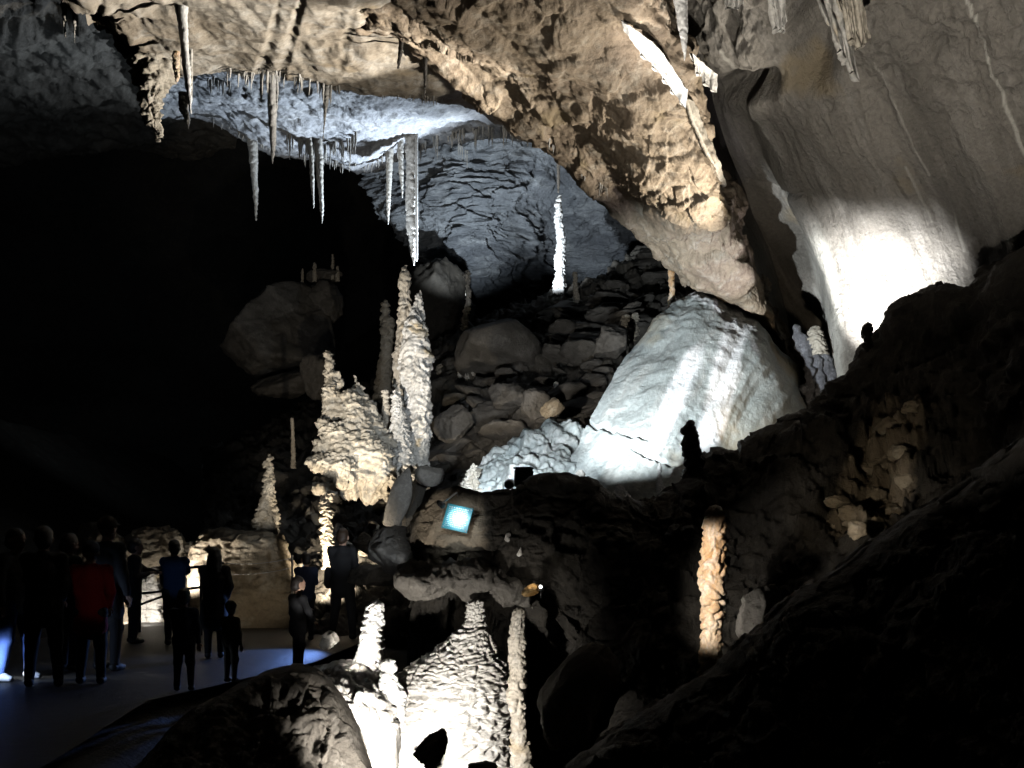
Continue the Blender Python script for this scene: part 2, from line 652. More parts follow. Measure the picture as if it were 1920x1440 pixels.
# ------------------------------------------------------------------ ground
def floor():
    nx, ny = 260, 250
    x = np.linspace(-34, 34, nx)
    y = np.linspace(1.0, 64, ny)
    Y, X = np.meshgrid(y, x, indexing='ij')
    v = np.stack([X.ravel(), Y.ravel(), 0 * X.ravel()], 1)
    xx, yy = v[:, 0], v[:, 1]
    edge = np.interp(yy, [0, 7, 10, 13, 16, 19, 22], [-3.2, -3.4, -3.7, -2.6, -2.3, -3.2, -5.0])
    left = np.interp(yy, [0, 8, 12, 18, 22, 30], [-9, -9, -8.5, -7.2, -7.2, -9])
    r = np.clip((xx - edge) / 1.6, 0, 1)
    gully = -1.15 * (r * r * (3 - 2 * r)) * np.clip((17 - yy) / 4, 0, 1)
    rise = np.clip((xx - 2.5) / 6, 0, 3) * 1.5
    lr = np.clip((left - xx) / 4, 0, 3)**1.4 * 1.6
    far = np.clip((yy - 24) / 12, 0, 1) * -1.0
    n = fbm(v * .55 + 4, 5) * .16
    inp = np.clip(1 - np.maximum(xx - edge, left - xx) / .6, 0, 1) * (yy < 21)
    v[:, 2] = -.06 + gully + rise + lr + far + n * (1 - .93 * inp) - .08 * inp
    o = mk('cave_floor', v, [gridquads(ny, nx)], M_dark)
    tag(o, None, None, None, 'structure')
    BV['cave_floor'] = bvh_of(o)
    # the paved visitor path
    ys = np.linspace(2, 20.5, 75)
    e = np.interp(ys, [0, 7, 10, 13, 16, 19, 22], [-3.2, -3.4, -3.7, -2.6, -2.3, -3.2, -5.0])
    l = np.interp(ys, [0, 8, 12, 18, 22, 30], [-9, -9, -8.5, -7.2, -7.2, -9])
    t = np.linspace(0, 1, 40)
    px = l[:, None] + (e - l)[:, None] * t[None]
    pw = np.stack([px, np.repeat(ys[:, None], 40, 1), 0 * px], -1).reshape(-1, 3)
    pw[:, 2] = .012 * fbm(pw * .8, 2)
    o = mk('path', pw, [gridquads(75, 40)], M_path)
    tag(o, None, None, None, 'structure')
    BV['path'] = bvh_of(o)


floor()


def lin(xs, ys):
    return lambda x: float(np.interp(x, xs, ys))


# ------------------------------------------------------------------ ceilings and walls
def hollow(cx, cy, rx, ry, depth):
    def f(sx, sy):
        q = ((sx - cx) / rx)**2 + ((sy - cy) / ry)**2
        return -depth * np.exp(-q * q)
    return f


px0 = [60, 250, 400, 550, 700, 850, 1000, 1150]


def disp_panel(v, sx, sy):
    h = .14 * fbm(v * .5, 4) + .022 * fbm(v * 2.2, 4, kind=2) + .03 * fbm(v * np.array([3.0, .8, 1]), 4)
    # runnels down the ceiling
    u = sx + .25 * sy
    h -= .10 * np.clip(pn(np.stack([u / 34, sy / 400, 0 * u], 1)) - .25, 0, 1) * 1.6
    # torn left rim
    e = np.clip((330 - sx) / 90, 0, 1)
    h += e * .25 * fbm(v * 1.3 + 5, 4)
    return h


EX = [0, 0, 0, 0, .2, 1.4, 2.8, 4.2]
sheet('ceiling', [
    [(x, -260, 9.3 + e) for x, e in zip(px0, EX)],
    [(x, -60, 12.2 + e) for x, e in zip([90, 280, 420, 560, 700, 840, 980, 1120], EX)],
    list(zip([170, 300, 430, 560, 690, 820, 950, 1080], [50, 66, 62, 60, 70, 95, 125, 150], [15.2 + e for e in EX])),
    list(zip([245, 330, 430, 540, 650, 770, 880, 1010], [104, 142, 136, 146, 176, 184, 204, 262], [a + .6 * e for a, e in zip([17.4, 17.6, 17.8, 17.8, 18, 18, 18.2, 18.4], EX)])),
    list(zip([250, 330, 430, 540, 650, 770, 880, 1010], [80, 112, 106, 116, 140, 150, 175, 235], [a + .6 * e for a, e in zip([18.2, 18.4, 18.6, 18.6, 18.8, 18.8, 19, 19.2], EX)])),
], 330, 300, disp_panel, M_brown, back=(0, 1.0, 3))


def disp_blue(v, sx, sy):
    return .22 * fbm(v * .5 + 2, 5) + .05 * fbm(v * 2.4, 4, kind=1) + .04 * fbm(v * np.array([1, 1, 5]) * 1.5, 3, kind=2)


pxb = [290, 400, 500, 600, 690, 780, 900, 1040]
sheet('inner_ceiling', [
    list(zip(pxb, [40, 50, 56, 66, 80, 90, 110, 150], [17.6] * 8)),
    list(zip(pxb, [128, 150, 172, 190, 200, 190, 195, 215], [20.5] * 8)),
    list(zip(pxb, [180, 196, 232, 250, 262, 236, 226, 240], [24] * 8)),
    list(zip(pxb, [212, 228, 276, 303, 322, 276, 256, 262], [27.0, 27, 27, 27, 27, 28, 29, 30])),
    list(zip(pxb, [190, 205, 250, 280, 296, 256, 236, 242], [29, 29, 29, 29, 29, 30, 31, 32])),
], 330, 260, disp_blue, M_blue, back=(0, 1.5, 3))

sheet('outer_ceiling', [
    [(x, -330, d) for x, d in zip([-500, -200, 0, 150, 300, 460], [12] * 6)],
    [(x, -80, d) for x, d in zip([-480, -200, 0, 150, 300, 460], [17] * 6)],
    [(x, 110, d) for x, d in zip([-480, -200, 0, 150, 300, 460], [22] * 6)],
    list(zip([-480, -200, 0, 130, 280, 440], [250, 240, 235, 225, 215, 210], [28] * 6)),
    list(zip([-480, -200, 0, 130, 280, 440], [300, 296, 294, 288, 284, 275], [33] * 6)),
    list(zip([-480, -200, 0, 130, 280, 440], [280, 276, 274, 268, 264, 255], [36] * 6)),
], 240, 260, D(R_(.45, .35, 5), R_(.12, 1.3, 4, 2, (1, 1, 3))), M_rub, back=(0, 2, 4))


def disp_back(v, sx, sy):
    w = v + .5 * np.stack([0 * sx, 0 * sx, pn(v * .35)], 1)
    led = ((w[:, 2] * .8 + .42 * v[:, 0] + .55 * fbm(v * np.array([.5, .5, .8]), 3) + .25 * pn(v * 1.3)) % 1.0)
    h = .5 * fbm(v * .25, 4) + .38 * (led**.6 - .5) * (pn(v * .3 + 8) + .6) + .14 * facets(v, .55) + .16 * fbm(v * np.array([1.0, 1.0, 3.0]) * 1.1, 4, kind=2) + .05 * fbm(v * 4, 3)
    return h, np.stack([.7 * fbm(v * .6 + 90, 4), 0 * sx, 0 * sx], 1)


pxk = [705, 760, 830, 900, 965, 1040, 1130, 1300]
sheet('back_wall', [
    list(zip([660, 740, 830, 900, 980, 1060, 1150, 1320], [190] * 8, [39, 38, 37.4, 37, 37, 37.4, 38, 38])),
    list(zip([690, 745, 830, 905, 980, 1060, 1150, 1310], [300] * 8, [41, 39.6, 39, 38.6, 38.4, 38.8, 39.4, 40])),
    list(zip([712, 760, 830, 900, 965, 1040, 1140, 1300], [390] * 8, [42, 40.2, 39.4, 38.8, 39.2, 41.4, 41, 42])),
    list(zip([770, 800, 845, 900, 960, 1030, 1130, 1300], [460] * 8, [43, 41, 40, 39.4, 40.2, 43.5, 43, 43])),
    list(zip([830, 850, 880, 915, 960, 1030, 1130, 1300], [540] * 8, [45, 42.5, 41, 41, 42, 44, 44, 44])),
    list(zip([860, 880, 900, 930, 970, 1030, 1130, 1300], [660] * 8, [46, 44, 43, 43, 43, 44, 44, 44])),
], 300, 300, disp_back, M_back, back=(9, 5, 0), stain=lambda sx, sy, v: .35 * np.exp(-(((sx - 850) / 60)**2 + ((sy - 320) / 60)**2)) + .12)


def disp_arch(v, sx, sy):
    f = facets(v + .15 * np.stack([pn(v * 1.5), pn(v * 1.5 + 7), pn(v * 1.5 + 13)], 1), 1.35)
    q = np.clip((sx - 640) / 500, 0, 1)
    rough = .35 + .65 * np.clip(fbm(v * .5 + 31, 3) + .5, 0, 1)
    f2 = facets(v + .1 * np.stack([pn(v * 3), pn(v * 3 + 7), pn(v * 3 + 13)], 1), 3.1)
    h = .20 * fbm(v * .45 + 9, 4) + .13 * f * rough + .045 * f2 * rough + .025 * fbm(v * 1.9, 5, .6, kind=2) * rough + .022 * fbm(v * 5, 3)
    # long furrows running down the arch
    u = (sx - 640) * .62 - (sy - 0) * .78
    h += .13 * pn(np.stack([u / 60, sy / 500 + sx / 600, 0 * u], 1)) + .06 * pn(np.stack([u / 22, sy / 300 + sx / 300, 0 * u + 5], 1))
    return h


def arc(L, a, b, c, R):
    pts = [(L[0] + 25, L[1] - 75, L[2] + 2.4), L, a, b, c, R, (R[0] + 10, R[1] - 10, R[2] + 1.8)]
    return pts


sheet('ceiling_arch', [
    arc((540, -260, 12.20), (720, -300, 10.80), (890, -320, 10.20), (1065, -310, 10.20), (1230, -280, 11.40)),
    arc((585, -110, 13.60), (735, -140, 12.10), (920, -160, 11.60), (1085, -150, 11.60), (1245, -130, 12.40)),
    arc((625, 20, 14.75), (715, -5, 13.80), (945, -10, 13.00), (1100, -10, 12.90), (1255, 10, 13.60)),
    arc((765, 104, 15.95), (850, 82, 14.80), (1000, 75, 14.10), (1125, 75, 14.00), (1275, 110, 14.40)),
    arc((880, 206, 16.75), (985, 150, 15.70), (1090, 165, 15.10), (1190, 190, 15.00), (1305, 220, 15.40)),
    arc((1010, 262, 17.35), (1070, 240, 16.40), (1150, 265, 15.90), (1235, 290, 15.80), (1335, 330, 16.30)),
    arc((1098, 345, 17.95), (1140, 332, 17.20), (1205, 360, 16.70), (1278, 390, 16.60), (1362, 420, 17.10)),
    arc((1178, 425, 19.10), (1212, 425, 18.10), (1265, 450, 17.70), (1320, 470, 17.60), (1400, 500, 18.10)),
    arc((1238, 490, 19.80), (1263, 505, 19.20), (1300, 530, 18.80), (1345, 550, 18.70), (1440, 590, 19.20)),
    arc((1275, 535, 20.50), (1295, 545, 20.10), (1330, 560, 19.90), (1380, 590, 19.80), (1480, 660, 20.20)),
    arc((1300, 620, 21.20), (1320, 640, 21.00), (1350, 660, 20.90), (1410, 700, 20.80), (1500, 750, 21.00)),
], 380, 420, disp_arch, M_arch, back=(1.0, 3.0, 2.6), smooth=True)


def disp_right(v, sx, sy):
    u = sx - .43 * sy
    w = u + 14 * pn(np.stack([sx / 160, sy / 160, 0 * u], 1))
    tall = np.clip((sy - 60) / 200, .15, 1)
    h = .12 * fbm(v * .45 + 40, 3) + .014 * fbm(v * 2.6, 5, .6)
    h += tall * (.09 * pn(np.stack([w / 75, sy / 900, 0 * u], 1)) + .05 * pn(np.stack([w / 30, sy / 500, 0 * u + 3], 1)) + .018 * pn(np.stack([w / 11, sy / 260, 0 * u + 8], 1)))
    # thin raised veins
    for x0, x1, y0, y1, a in ((1770, 1900, -20, 270, .10), (1640, 1745, 110, 330, .06), (1680, 1800, -60, 180, .05), (1700, 1745, 310, 420, .07), (1350, 1440, 90, 260, .05)):
        t = np.clip((sy - y0) / (y1 - y0), 0, 1)
        cx = x0 + (x1 - x0) * t + 8 * pn(np.stack([sy / 60, 0 * sy, 0 * sy + x0], 1))
        h += .3 * a * np.exp(-((sx - cx) / 5)**2) * ((sy > y0) & (sy < y1))
    # rough rim and pocket at the top
    top = np.clip((260 - sy) / 200, 0, 1)
    h += top * (.22 * fbm(v * .9 + 60, 5) + .07 * facets(v, 1.1) + .05 * fbm(v * 2.6, 4, kind=2))
    q = ((sx - 1527) / 52)**2 + ((sy - 62) / 88)**2
    h -= .75 * np.exp(-q**2)
    q = ((sx - 1400) / 52)**2 + ((sy - 163) / 24)**2
    h -= .5 * np.exp(-q**2)
    # crack
    cy = 345 + (sx - 1430) * .28 + 10 * pn(np.stack([sx / 25, 0 * sx, 0 * sx], 1))
    h -= .12 * np.exp(-((sy - cy) / 4)**2) * ((sx > 1400) & (sx < 1515))
    return h


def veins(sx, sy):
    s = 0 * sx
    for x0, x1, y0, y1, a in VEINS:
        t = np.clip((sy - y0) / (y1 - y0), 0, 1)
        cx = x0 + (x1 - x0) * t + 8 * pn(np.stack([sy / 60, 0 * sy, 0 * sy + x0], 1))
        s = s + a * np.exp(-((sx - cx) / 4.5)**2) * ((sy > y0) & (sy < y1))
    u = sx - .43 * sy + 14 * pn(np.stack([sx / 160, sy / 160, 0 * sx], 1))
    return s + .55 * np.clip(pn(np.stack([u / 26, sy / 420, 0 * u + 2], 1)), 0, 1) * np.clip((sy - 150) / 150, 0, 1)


VEINS = ((1805, 1925, -20, 300, .8), (1640, 1745, 110, 330, .5), (1700, 1745, 310, 420, .5), (1350, 1440, 90, 260, .5), (1770, 1800, 310, 480, .35))
pr = lambda py, xs, ds: [(x, py, d) for x, d in zip(xs, ds)]
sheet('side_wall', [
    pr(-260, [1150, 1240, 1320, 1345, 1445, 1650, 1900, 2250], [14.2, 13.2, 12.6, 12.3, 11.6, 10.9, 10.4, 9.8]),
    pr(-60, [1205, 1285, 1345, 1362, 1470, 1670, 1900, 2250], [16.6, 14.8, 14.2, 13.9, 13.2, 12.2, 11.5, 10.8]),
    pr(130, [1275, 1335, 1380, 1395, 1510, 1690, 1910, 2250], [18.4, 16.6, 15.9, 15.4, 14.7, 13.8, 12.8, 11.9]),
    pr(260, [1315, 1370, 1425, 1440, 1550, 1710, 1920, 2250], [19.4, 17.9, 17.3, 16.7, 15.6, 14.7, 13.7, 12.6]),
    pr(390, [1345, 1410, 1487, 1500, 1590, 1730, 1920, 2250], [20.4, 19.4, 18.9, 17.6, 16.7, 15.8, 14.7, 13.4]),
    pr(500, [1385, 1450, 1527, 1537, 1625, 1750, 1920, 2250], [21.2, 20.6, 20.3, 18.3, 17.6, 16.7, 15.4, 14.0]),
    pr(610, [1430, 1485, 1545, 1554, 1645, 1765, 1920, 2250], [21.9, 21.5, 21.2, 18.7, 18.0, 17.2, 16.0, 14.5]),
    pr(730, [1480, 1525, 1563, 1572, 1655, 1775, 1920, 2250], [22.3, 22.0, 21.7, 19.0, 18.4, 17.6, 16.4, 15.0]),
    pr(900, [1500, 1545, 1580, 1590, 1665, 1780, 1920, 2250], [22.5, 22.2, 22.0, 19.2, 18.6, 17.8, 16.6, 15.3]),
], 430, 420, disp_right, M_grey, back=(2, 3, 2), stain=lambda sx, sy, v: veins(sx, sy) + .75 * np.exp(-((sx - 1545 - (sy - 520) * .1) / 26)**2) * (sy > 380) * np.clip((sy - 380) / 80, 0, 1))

# the dark hall behind everything
yy_ = np.linspace(0, 1, 9)
def hall():
    th = np.linspace(math.radians(200), math.radians(-20), 90)
    zs = np.linspace(-4, 30, 50)
    T, Z = np.meshgrid(th, zs)
    rad = 62 - 16 * np.clip((Z - 12) / 18, 0, 1)**2
    v = np.stack([rad * 1.0 * np.cos(T), 4 + rad * np.sin(T), Z], -1).reshape(-1, 3)
    rr = 1 - .06 * fbm(v * .07, 5)
    v[:, 0] *= rr
    v[:, 1] *= rr
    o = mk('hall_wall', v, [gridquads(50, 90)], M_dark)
    tag(o, None, None, None, 'structure')


hall()

# ------------------------------------------------------------------ rubble slope
pxr = [380, 480, 580, 700, 820, 950, 1080, 1200, 1320]
sheet('rubble_slope', [
    list(zip(pxr, [1240, 1230, 1220, 1200, 1190, 1150, 1120, 1060, 1000], [19, 17.6, 16.6, 16, 16, 16.4, 16.8, 17.4, 18.2])),
    list(zip(pxr, [1120, 1105, 1090, 1066, 1030, 990, 960, 920, 860], [22, 20.5, 19, 18.2, 18, 18.2, 18.6, 19, 20])),
    list(zip(pxr, [1020, 1000, 975, 950, 920, 875, 835, 790, 740], [26, 24, 22.5, 21.6, 21.4, 21.4, 21.8, 22.4, 23.5])),
    list(zip(pxr, [930, 905, 880, 850, 800, 745, 705, 660, 620], [31, 29, 27.4, 26.4, 25.6, 25.4, 26, 27, 28.4])),
    list(zip(pxr, [870, 835, 800, 760, 700, 645, 605, 555, 520], [37, 34.6, 33, 31.8, 30.8, 30.6, 31.4, 32.6, 34])),
    list(zip(pxr, [850, 812, 770, 715, 640, 580, 545, 470, 430], [43, 40, 38.4, 37, 35.8, 35.6, 36.4, 38, 39.5])),
    list(zip(pxr, [900, 880, 850, 800, 740, 690, 640, 600, 560], [47, 44, 42, 41, 40, 40, 41, 43, 44])),
], 300, 330, lambda v, sx, sy: .22 * fbm(v * .5, 4) + .22 * facets(v, .9) + .20 * facets(v + 5, 1.9) + .08 * facets(v + 9, 4.2) + .04 * fbm(v * 3, 4), M_rub, back=(0, 2, -6))


# ------------------------------------------------------------------ white mound
def flowfurrow(k=1.0):
    def f(v, sx, sy):
        u = sx + .48 * sy + 18 * pn(np.stack([sx / 120, sy / 120, 0 * sx], 1))
        w = sx * .5 - sy
        h = .10 * fbm(v * .5 + 70, 3) + .05 * pn(np.stack([u / 46, w / 400, 0 * u], 1)) + .025 * pn(np.stack([u / 17, w / 200, 0 * u + 4], 1))
        h += .012 * fbm(v * 3, 5, .6) + .010 * np.clip(fbm(v * np.array([1.2, 1.2, 3]) + 3, 4, kind=2) - .2, 0, 1)
        # a few short dark cracks low on the mound
        for x0, y0, L, sl in ((1118, 795, 34, .28), (1190, 815, 26, .3), (1228, 858, 40, .45)):
            yy = y0 + sl * (sx - x0) + 6 * pn(np.stack([sx / 14, 0 * sx, 0 * sx + y0], 1))
            h -= .10 * np.exp(-((sy - yy) / 3.5)**2) * np.exp(-((sx - x0) / L)**4)
        # torn crest
        h += .05 * np.clip((640 - sy) / 60, 0, 1) * fbm(v * np.array([2, 2, 3]), 4, .6)
        return h
    return f


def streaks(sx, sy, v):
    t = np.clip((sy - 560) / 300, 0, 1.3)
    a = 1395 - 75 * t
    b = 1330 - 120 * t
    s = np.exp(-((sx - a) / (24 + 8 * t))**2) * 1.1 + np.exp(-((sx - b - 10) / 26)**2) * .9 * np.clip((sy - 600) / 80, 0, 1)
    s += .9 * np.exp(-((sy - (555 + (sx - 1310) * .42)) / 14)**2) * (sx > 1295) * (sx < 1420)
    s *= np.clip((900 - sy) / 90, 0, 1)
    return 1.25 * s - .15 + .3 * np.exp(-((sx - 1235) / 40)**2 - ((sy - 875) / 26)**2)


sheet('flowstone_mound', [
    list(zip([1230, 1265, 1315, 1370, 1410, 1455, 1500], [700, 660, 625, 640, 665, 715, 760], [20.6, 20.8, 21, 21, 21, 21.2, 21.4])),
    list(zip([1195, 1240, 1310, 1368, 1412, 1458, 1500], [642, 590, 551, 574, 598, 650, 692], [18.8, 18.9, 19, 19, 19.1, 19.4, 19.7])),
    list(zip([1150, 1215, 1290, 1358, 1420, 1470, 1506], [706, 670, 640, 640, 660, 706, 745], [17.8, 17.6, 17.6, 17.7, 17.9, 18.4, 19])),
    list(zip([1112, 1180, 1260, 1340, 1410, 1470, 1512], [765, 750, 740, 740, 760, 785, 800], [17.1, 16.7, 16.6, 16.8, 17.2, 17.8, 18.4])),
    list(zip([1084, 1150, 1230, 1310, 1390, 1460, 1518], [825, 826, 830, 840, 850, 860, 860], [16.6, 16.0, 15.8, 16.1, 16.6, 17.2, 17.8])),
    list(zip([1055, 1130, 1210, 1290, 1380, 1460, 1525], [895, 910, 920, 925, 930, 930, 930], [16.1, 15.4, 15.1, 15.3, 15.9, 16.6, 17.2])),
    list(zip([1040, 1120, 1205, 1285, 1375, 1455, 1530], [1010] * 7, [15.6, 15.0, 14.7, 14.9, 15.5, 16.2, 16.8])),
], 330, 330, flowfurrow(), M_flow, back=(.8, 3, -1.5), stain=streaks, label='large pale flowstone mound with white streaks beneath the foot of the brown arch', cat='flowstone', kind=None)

sheet('flowstone_bank', [
    list(zip([880, 930, 1000, 1060, 1110], [960, 880, 830, 800, 830], [18.4, 18.6, 18.8, 19, 19.6])),
    list(zip([862, 905, 960, 1040, 1110], [902, 862, 822, 792, 800], [16.8, 16.9, 17, 17.2, 17.9])),
    list(zip([858, 905, 965, 1040, 1120], [925, 890, 858, 835, 835], [16.4, 16.3, 16.3, 16.5, 17.3])),
    list(zip([850, 905, 970, 1040, 1125], [955, 925, 900, 885, 880], [15.9, 15.7, 15.6, 15.8, 16.8])),
    list(zip([845, 905, 970, 1040, 1130], [1030, 1020, 1010, 1000, 990], [15.4, 15.1, 15, 15.2, 16.2])),
], 180, 130, lambda v, sx, sy: .12 * fbm(v * .8, 4) + .09 * fbm(v * 2.0, 4, .55, kind=1) + .05 * pn(np.stack([(sx + .35 * sy) / 16, sy / 120, 0 * sx], 1)), M_flow, back=(.5, 2, -1.5),
    stain=lambda sx, sy, v: .25 + 0 * sx, label='low pale fluted flowstone bank running left from the white mound', cat='flowstone', kind=None)

# ------------------------------------------------------------------ the dark ridge in front
rx_ = [770, 800, 850, 905, 960, 1010, 1090, 1150, 1200, 1260, 1300, 1340, 1400, 1480, 1560, 1640, 1700, 1760, 1820, 1900, 2150]
ry_ = [1010, 935, 908, 922, 918, 902, 905, 934, 938, 905, 872, 852, 853, 790, 715, 640, 572, 546, 540, 470, 360]
rd_ = [12.5, 12.4, 12.3, 12.3, 12.3, 12.4, 12.6, 12.8, 13, 13.3, 13.5, 13.7, 13.9, 14.2, 14.6, 15, 15.1, 15, 14.6, 14, 12.5]
bot = [1120, 1120, 1115, 1110, 1125, 1150, 1230, 1280, 1320, 1370, 1400, 1420, 1440, 1470, 1490, 1500, 1520, 1540, 1560, 1580, 1600]
bd_ = [12.5, 12.3, 12.1, 12.0, 12.0, 11.9, 11.7, 11.5, 11.2, 10.8, 10.5, 10.2, 10, 9.8, 9.6, 9.4, 9.2, 9, 8.8, 8.6, 8.2]
rw = []
for t, bul in ((-.12, 0), (0, 0), (.22, .35), (.5, .55), (.78, .35), (1, 0), (1.2, -.9)):
    if t < 0:
        rw.append([(x, y + 70, d + 1.1) for x, y, d in zip(rx_, ry_, rd_)])
    elif t > 1:
        rw.append([(x, b + 60, e + 1.2) for x, b, e in zip(rx_, bot, bd_)])
    else:
        rw.append([(x, y + (b - y) * t, d + (e - d) * t - bul * (.4 if x < 1100 else 1)) for x, y, b, d, e in zip(rx_, ry_, bot, rd_, bd_)])


def disp_ridge(v, sx, sy):
    crest = np.interp(sx, rx_, ry_)
    k = np.clip((sy - crest) / 70, .5, 1)
    sign = np.exp(-(((sx - 865) / 70)**4 + ((sy - 975) / 70)**4))
    h = k * (.30 * fbm(v * .55 + 15, 5) + .16 * facets(v, 1.2) + .11 * facets(v + 3, 2.9) + .06 * fbm(v * 3, 4, .6)) * (1 - .85 * sign)
    lump = np.exp(-(((sx - 1640) / 120)**4 + ((sy - 880) / 150)**4))
    h += lump * (.24 * fbm(v * 1.7, 4, .55, kind=1) + .1 * facets(v, 3.0))
    return h


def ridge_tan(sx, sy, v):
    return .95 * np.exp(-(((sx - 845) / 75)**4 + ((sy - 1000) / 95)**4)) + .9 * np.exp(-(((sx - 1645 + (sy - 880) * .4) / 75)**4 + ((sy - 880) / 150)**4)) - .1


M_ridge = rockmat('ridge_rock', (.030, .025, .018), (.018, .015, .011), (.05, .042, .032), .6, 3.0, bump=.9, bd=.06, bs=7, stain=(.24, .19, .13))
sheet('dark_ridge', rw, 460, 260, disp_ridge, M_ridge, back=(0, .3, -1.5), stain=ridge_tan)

# ledge below the sign
sheet('rock_ledge', [
    [(740, 1085, 13.2), (800, 1080, 13.4), (860, 1075, 13.4), (930, 1085, 13.4), (1000, 1110, 13.4)],
    [(748, 1066, 12.3), (800, 1068, 12.1), (860, 1062, 12.0), (925, 1075, 12), (985, 1105, 12.1)],
    [(742, 1092, 11.9), (800, 1094, 11.6), (865, 1088, 11.5), (930, 1098, 11.6), (995, 1122, 11.8)],
    [(750, 1118, 12.2), (800, 1124, 12), (865, 1118, 12), (930, 1124, 12), (1000, 1140, 12.2)],
], 110, 60, D(R_(.14, 1.0, 5), R_(.08, 2.4, 4, 2)), M_rub, back=(0, 1.6, .1), label='jutting dark rock ledge below the teal sign', cat='rock ledge', kind=None)

# nearest dark slope, lower right
qx = [960, 1060, 1120, 1210, 1312, 1400, 1482, 1600, 1750, 1900, 2100, 2300]
qy = [1560, 1450, 1405, 1335, 1266, 1192, 1112, 1045, 940, 830, 700, 560]
qd = [7.6, 7.8, 8, 8.1, 8.2, 8.2, 8.2, 8.2, 8.1, 8, 7.8, 7.5]
sheet('near_slope', [
    [(x, y + 60, d + .9) for x, y, d in zip(qx, qy, qd)],
    list(zip(qx, qy, qd)),
    [(x + 20, y + 130, d - .8) for x, y, d in zip(qx, qy, qd)],
    [(x + 60, y + 330, d - 1.7) for x, y, d in zip(qx, qy, qd)],
    [(x + 120, y + 700, d - 2.6) for x, y, d in zip(qx, qy, qd)],
    [(x + 200, y + 1200, d - 3.3) for x, y, d in zip(qx, qy, qd)],
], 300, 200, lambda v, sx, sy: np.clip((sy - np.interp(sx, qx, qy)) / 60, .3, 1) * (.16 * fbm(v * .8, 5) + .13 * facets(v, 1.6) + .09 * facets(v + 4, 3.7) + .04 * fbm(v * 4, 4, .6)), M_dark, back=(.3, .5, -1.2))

# near mound between path and gully
mx = [200, 300, 360, 430, 500, 560, 610, 650, 680, 705]
my = [1500, 1385, 1330, 1292, 1258, 1243, 1264, 1318, 1375, 1450]
md = [8.0, 8.4, 8.7, 9.0, 9.3, 9.5, 9.6, 9.7, 9.8, 9.9]


def disp_nm(v, sx, sy):
    return np.clip((sy - np.interp(sx, mx, my)) / 40, .15, 1) * (.16 * fbm(v * .9 + 12, 5) + .10 * facets(v, 1.9) + .07 * fbm(v * 2.6, 4, .55, kind=1) + .02 * fbm(v * 7, 3))


M_mound = rockmat('mound_rock', (.30, .27, .23), (.20, .175, .145), (.38, .35, .31), .8, 3.2, bump=.9, bd=.04, bs=9)
sheet('near_mound', [
    [(x, y + 60, d + .9) for x, y, d in zip(mx, my, md)],
    list(zip(mx, my, md)),
    [(x + 15, y + 55, d - .55) for x, y, d in zip(mx, my, md)],
    [(x + 25, y + 140, d - 1.0) for x, y, d in zip(mx, my, md)],
    [(x + 25, y + 300, d - 1.4) for x, y, d in zip(mx, my, md)],
], 230, 170, disp_nm, M_mound, back=(-.2, .6, -1.0))

# pale saddle between mound and white stalagmite
sheet('pale_saddle', [
    [(585, 1275, 12.4), (630, 1272, 12.5), (675, 1275, 12.5), (720, 1285, 12.5), (770, 1310, 12.5)],
    [(585, 1250, 11.9), (630, 1240, 11.9), (675, 1248, 11.8), (715, 1262, 11.7), (760, 1292, 11.7)],
    [(590, 1262, 11.2), (635, 1258, 11.1), (675, 1266, 11), (712, 1280, 11), (755, 1315, 11.2)],
    [(610, 1275, 10.6), (645, 1285, 10.5), (678, 1296, 10.5), (706, 1312, 10.6), (748, 1350, 10.8)],
    [(630, 1340, 10.3), (660, 1350, 10.2), (686, 1360, 10.3), (700, 1372, 10.4), (740, 1410, 10.6)],
], 120, 120, D(R_(.04, 1.4, 5), R_(.05, 2.6, 4, 1), R_(.02, 8, 3)), M_calc, back=(0, .6, -.8))
# ------------------------------------------------------------------ stalagmites
LAND = ['rubble_slope', 'flowstone_mound', 'flowstone_bank', 'dark_ridge', 'near_mound', 'near_slope', 'pale_saddle', 'path', 'cave_floor', 'rock_ledge']
ROOF = ['ceiling', 'inner_ceiling', 'ceiling_arch', 'side_wall', 'outer_ceiling']


def stalagmite(label, prof, mat, d=None, land=None, pop=(.05, 5.0), zs=1.7, fine=.35, ext=26, nseg=56, nrow=110, group=None, name='stalagmite', depth=1.0, power=2.0, extra=None, droop=.6, parent=None, capr=.5, cat='stalagmite', flare=1.12):
    """prof: (py, cx, r) from the tip down"""
    pf = sorted(prof)
    if d is None:
        h = ray(land or LAND, pf[-1][1], pf[-1][0])
        d = h.y if h is not None else 20
    rows = [(py, cx - r, cx + r, d) for py, cx, r in pf]
    if ext:
        py, cx, r = pf[-1]
        rows.append((py + ext, cx - r * flare, cx + r * flare, d))
    o = solid(name, rows, popcorn(pop[0], pop[1], zs, droop, fine, extra), mat, nseg=nseg, nrow=nrow, depth=depth, power=power, smooth_rows=2, parent=parent, capr=capr)
    if parent is None:
        tag(o, label, cat, group)
    return o


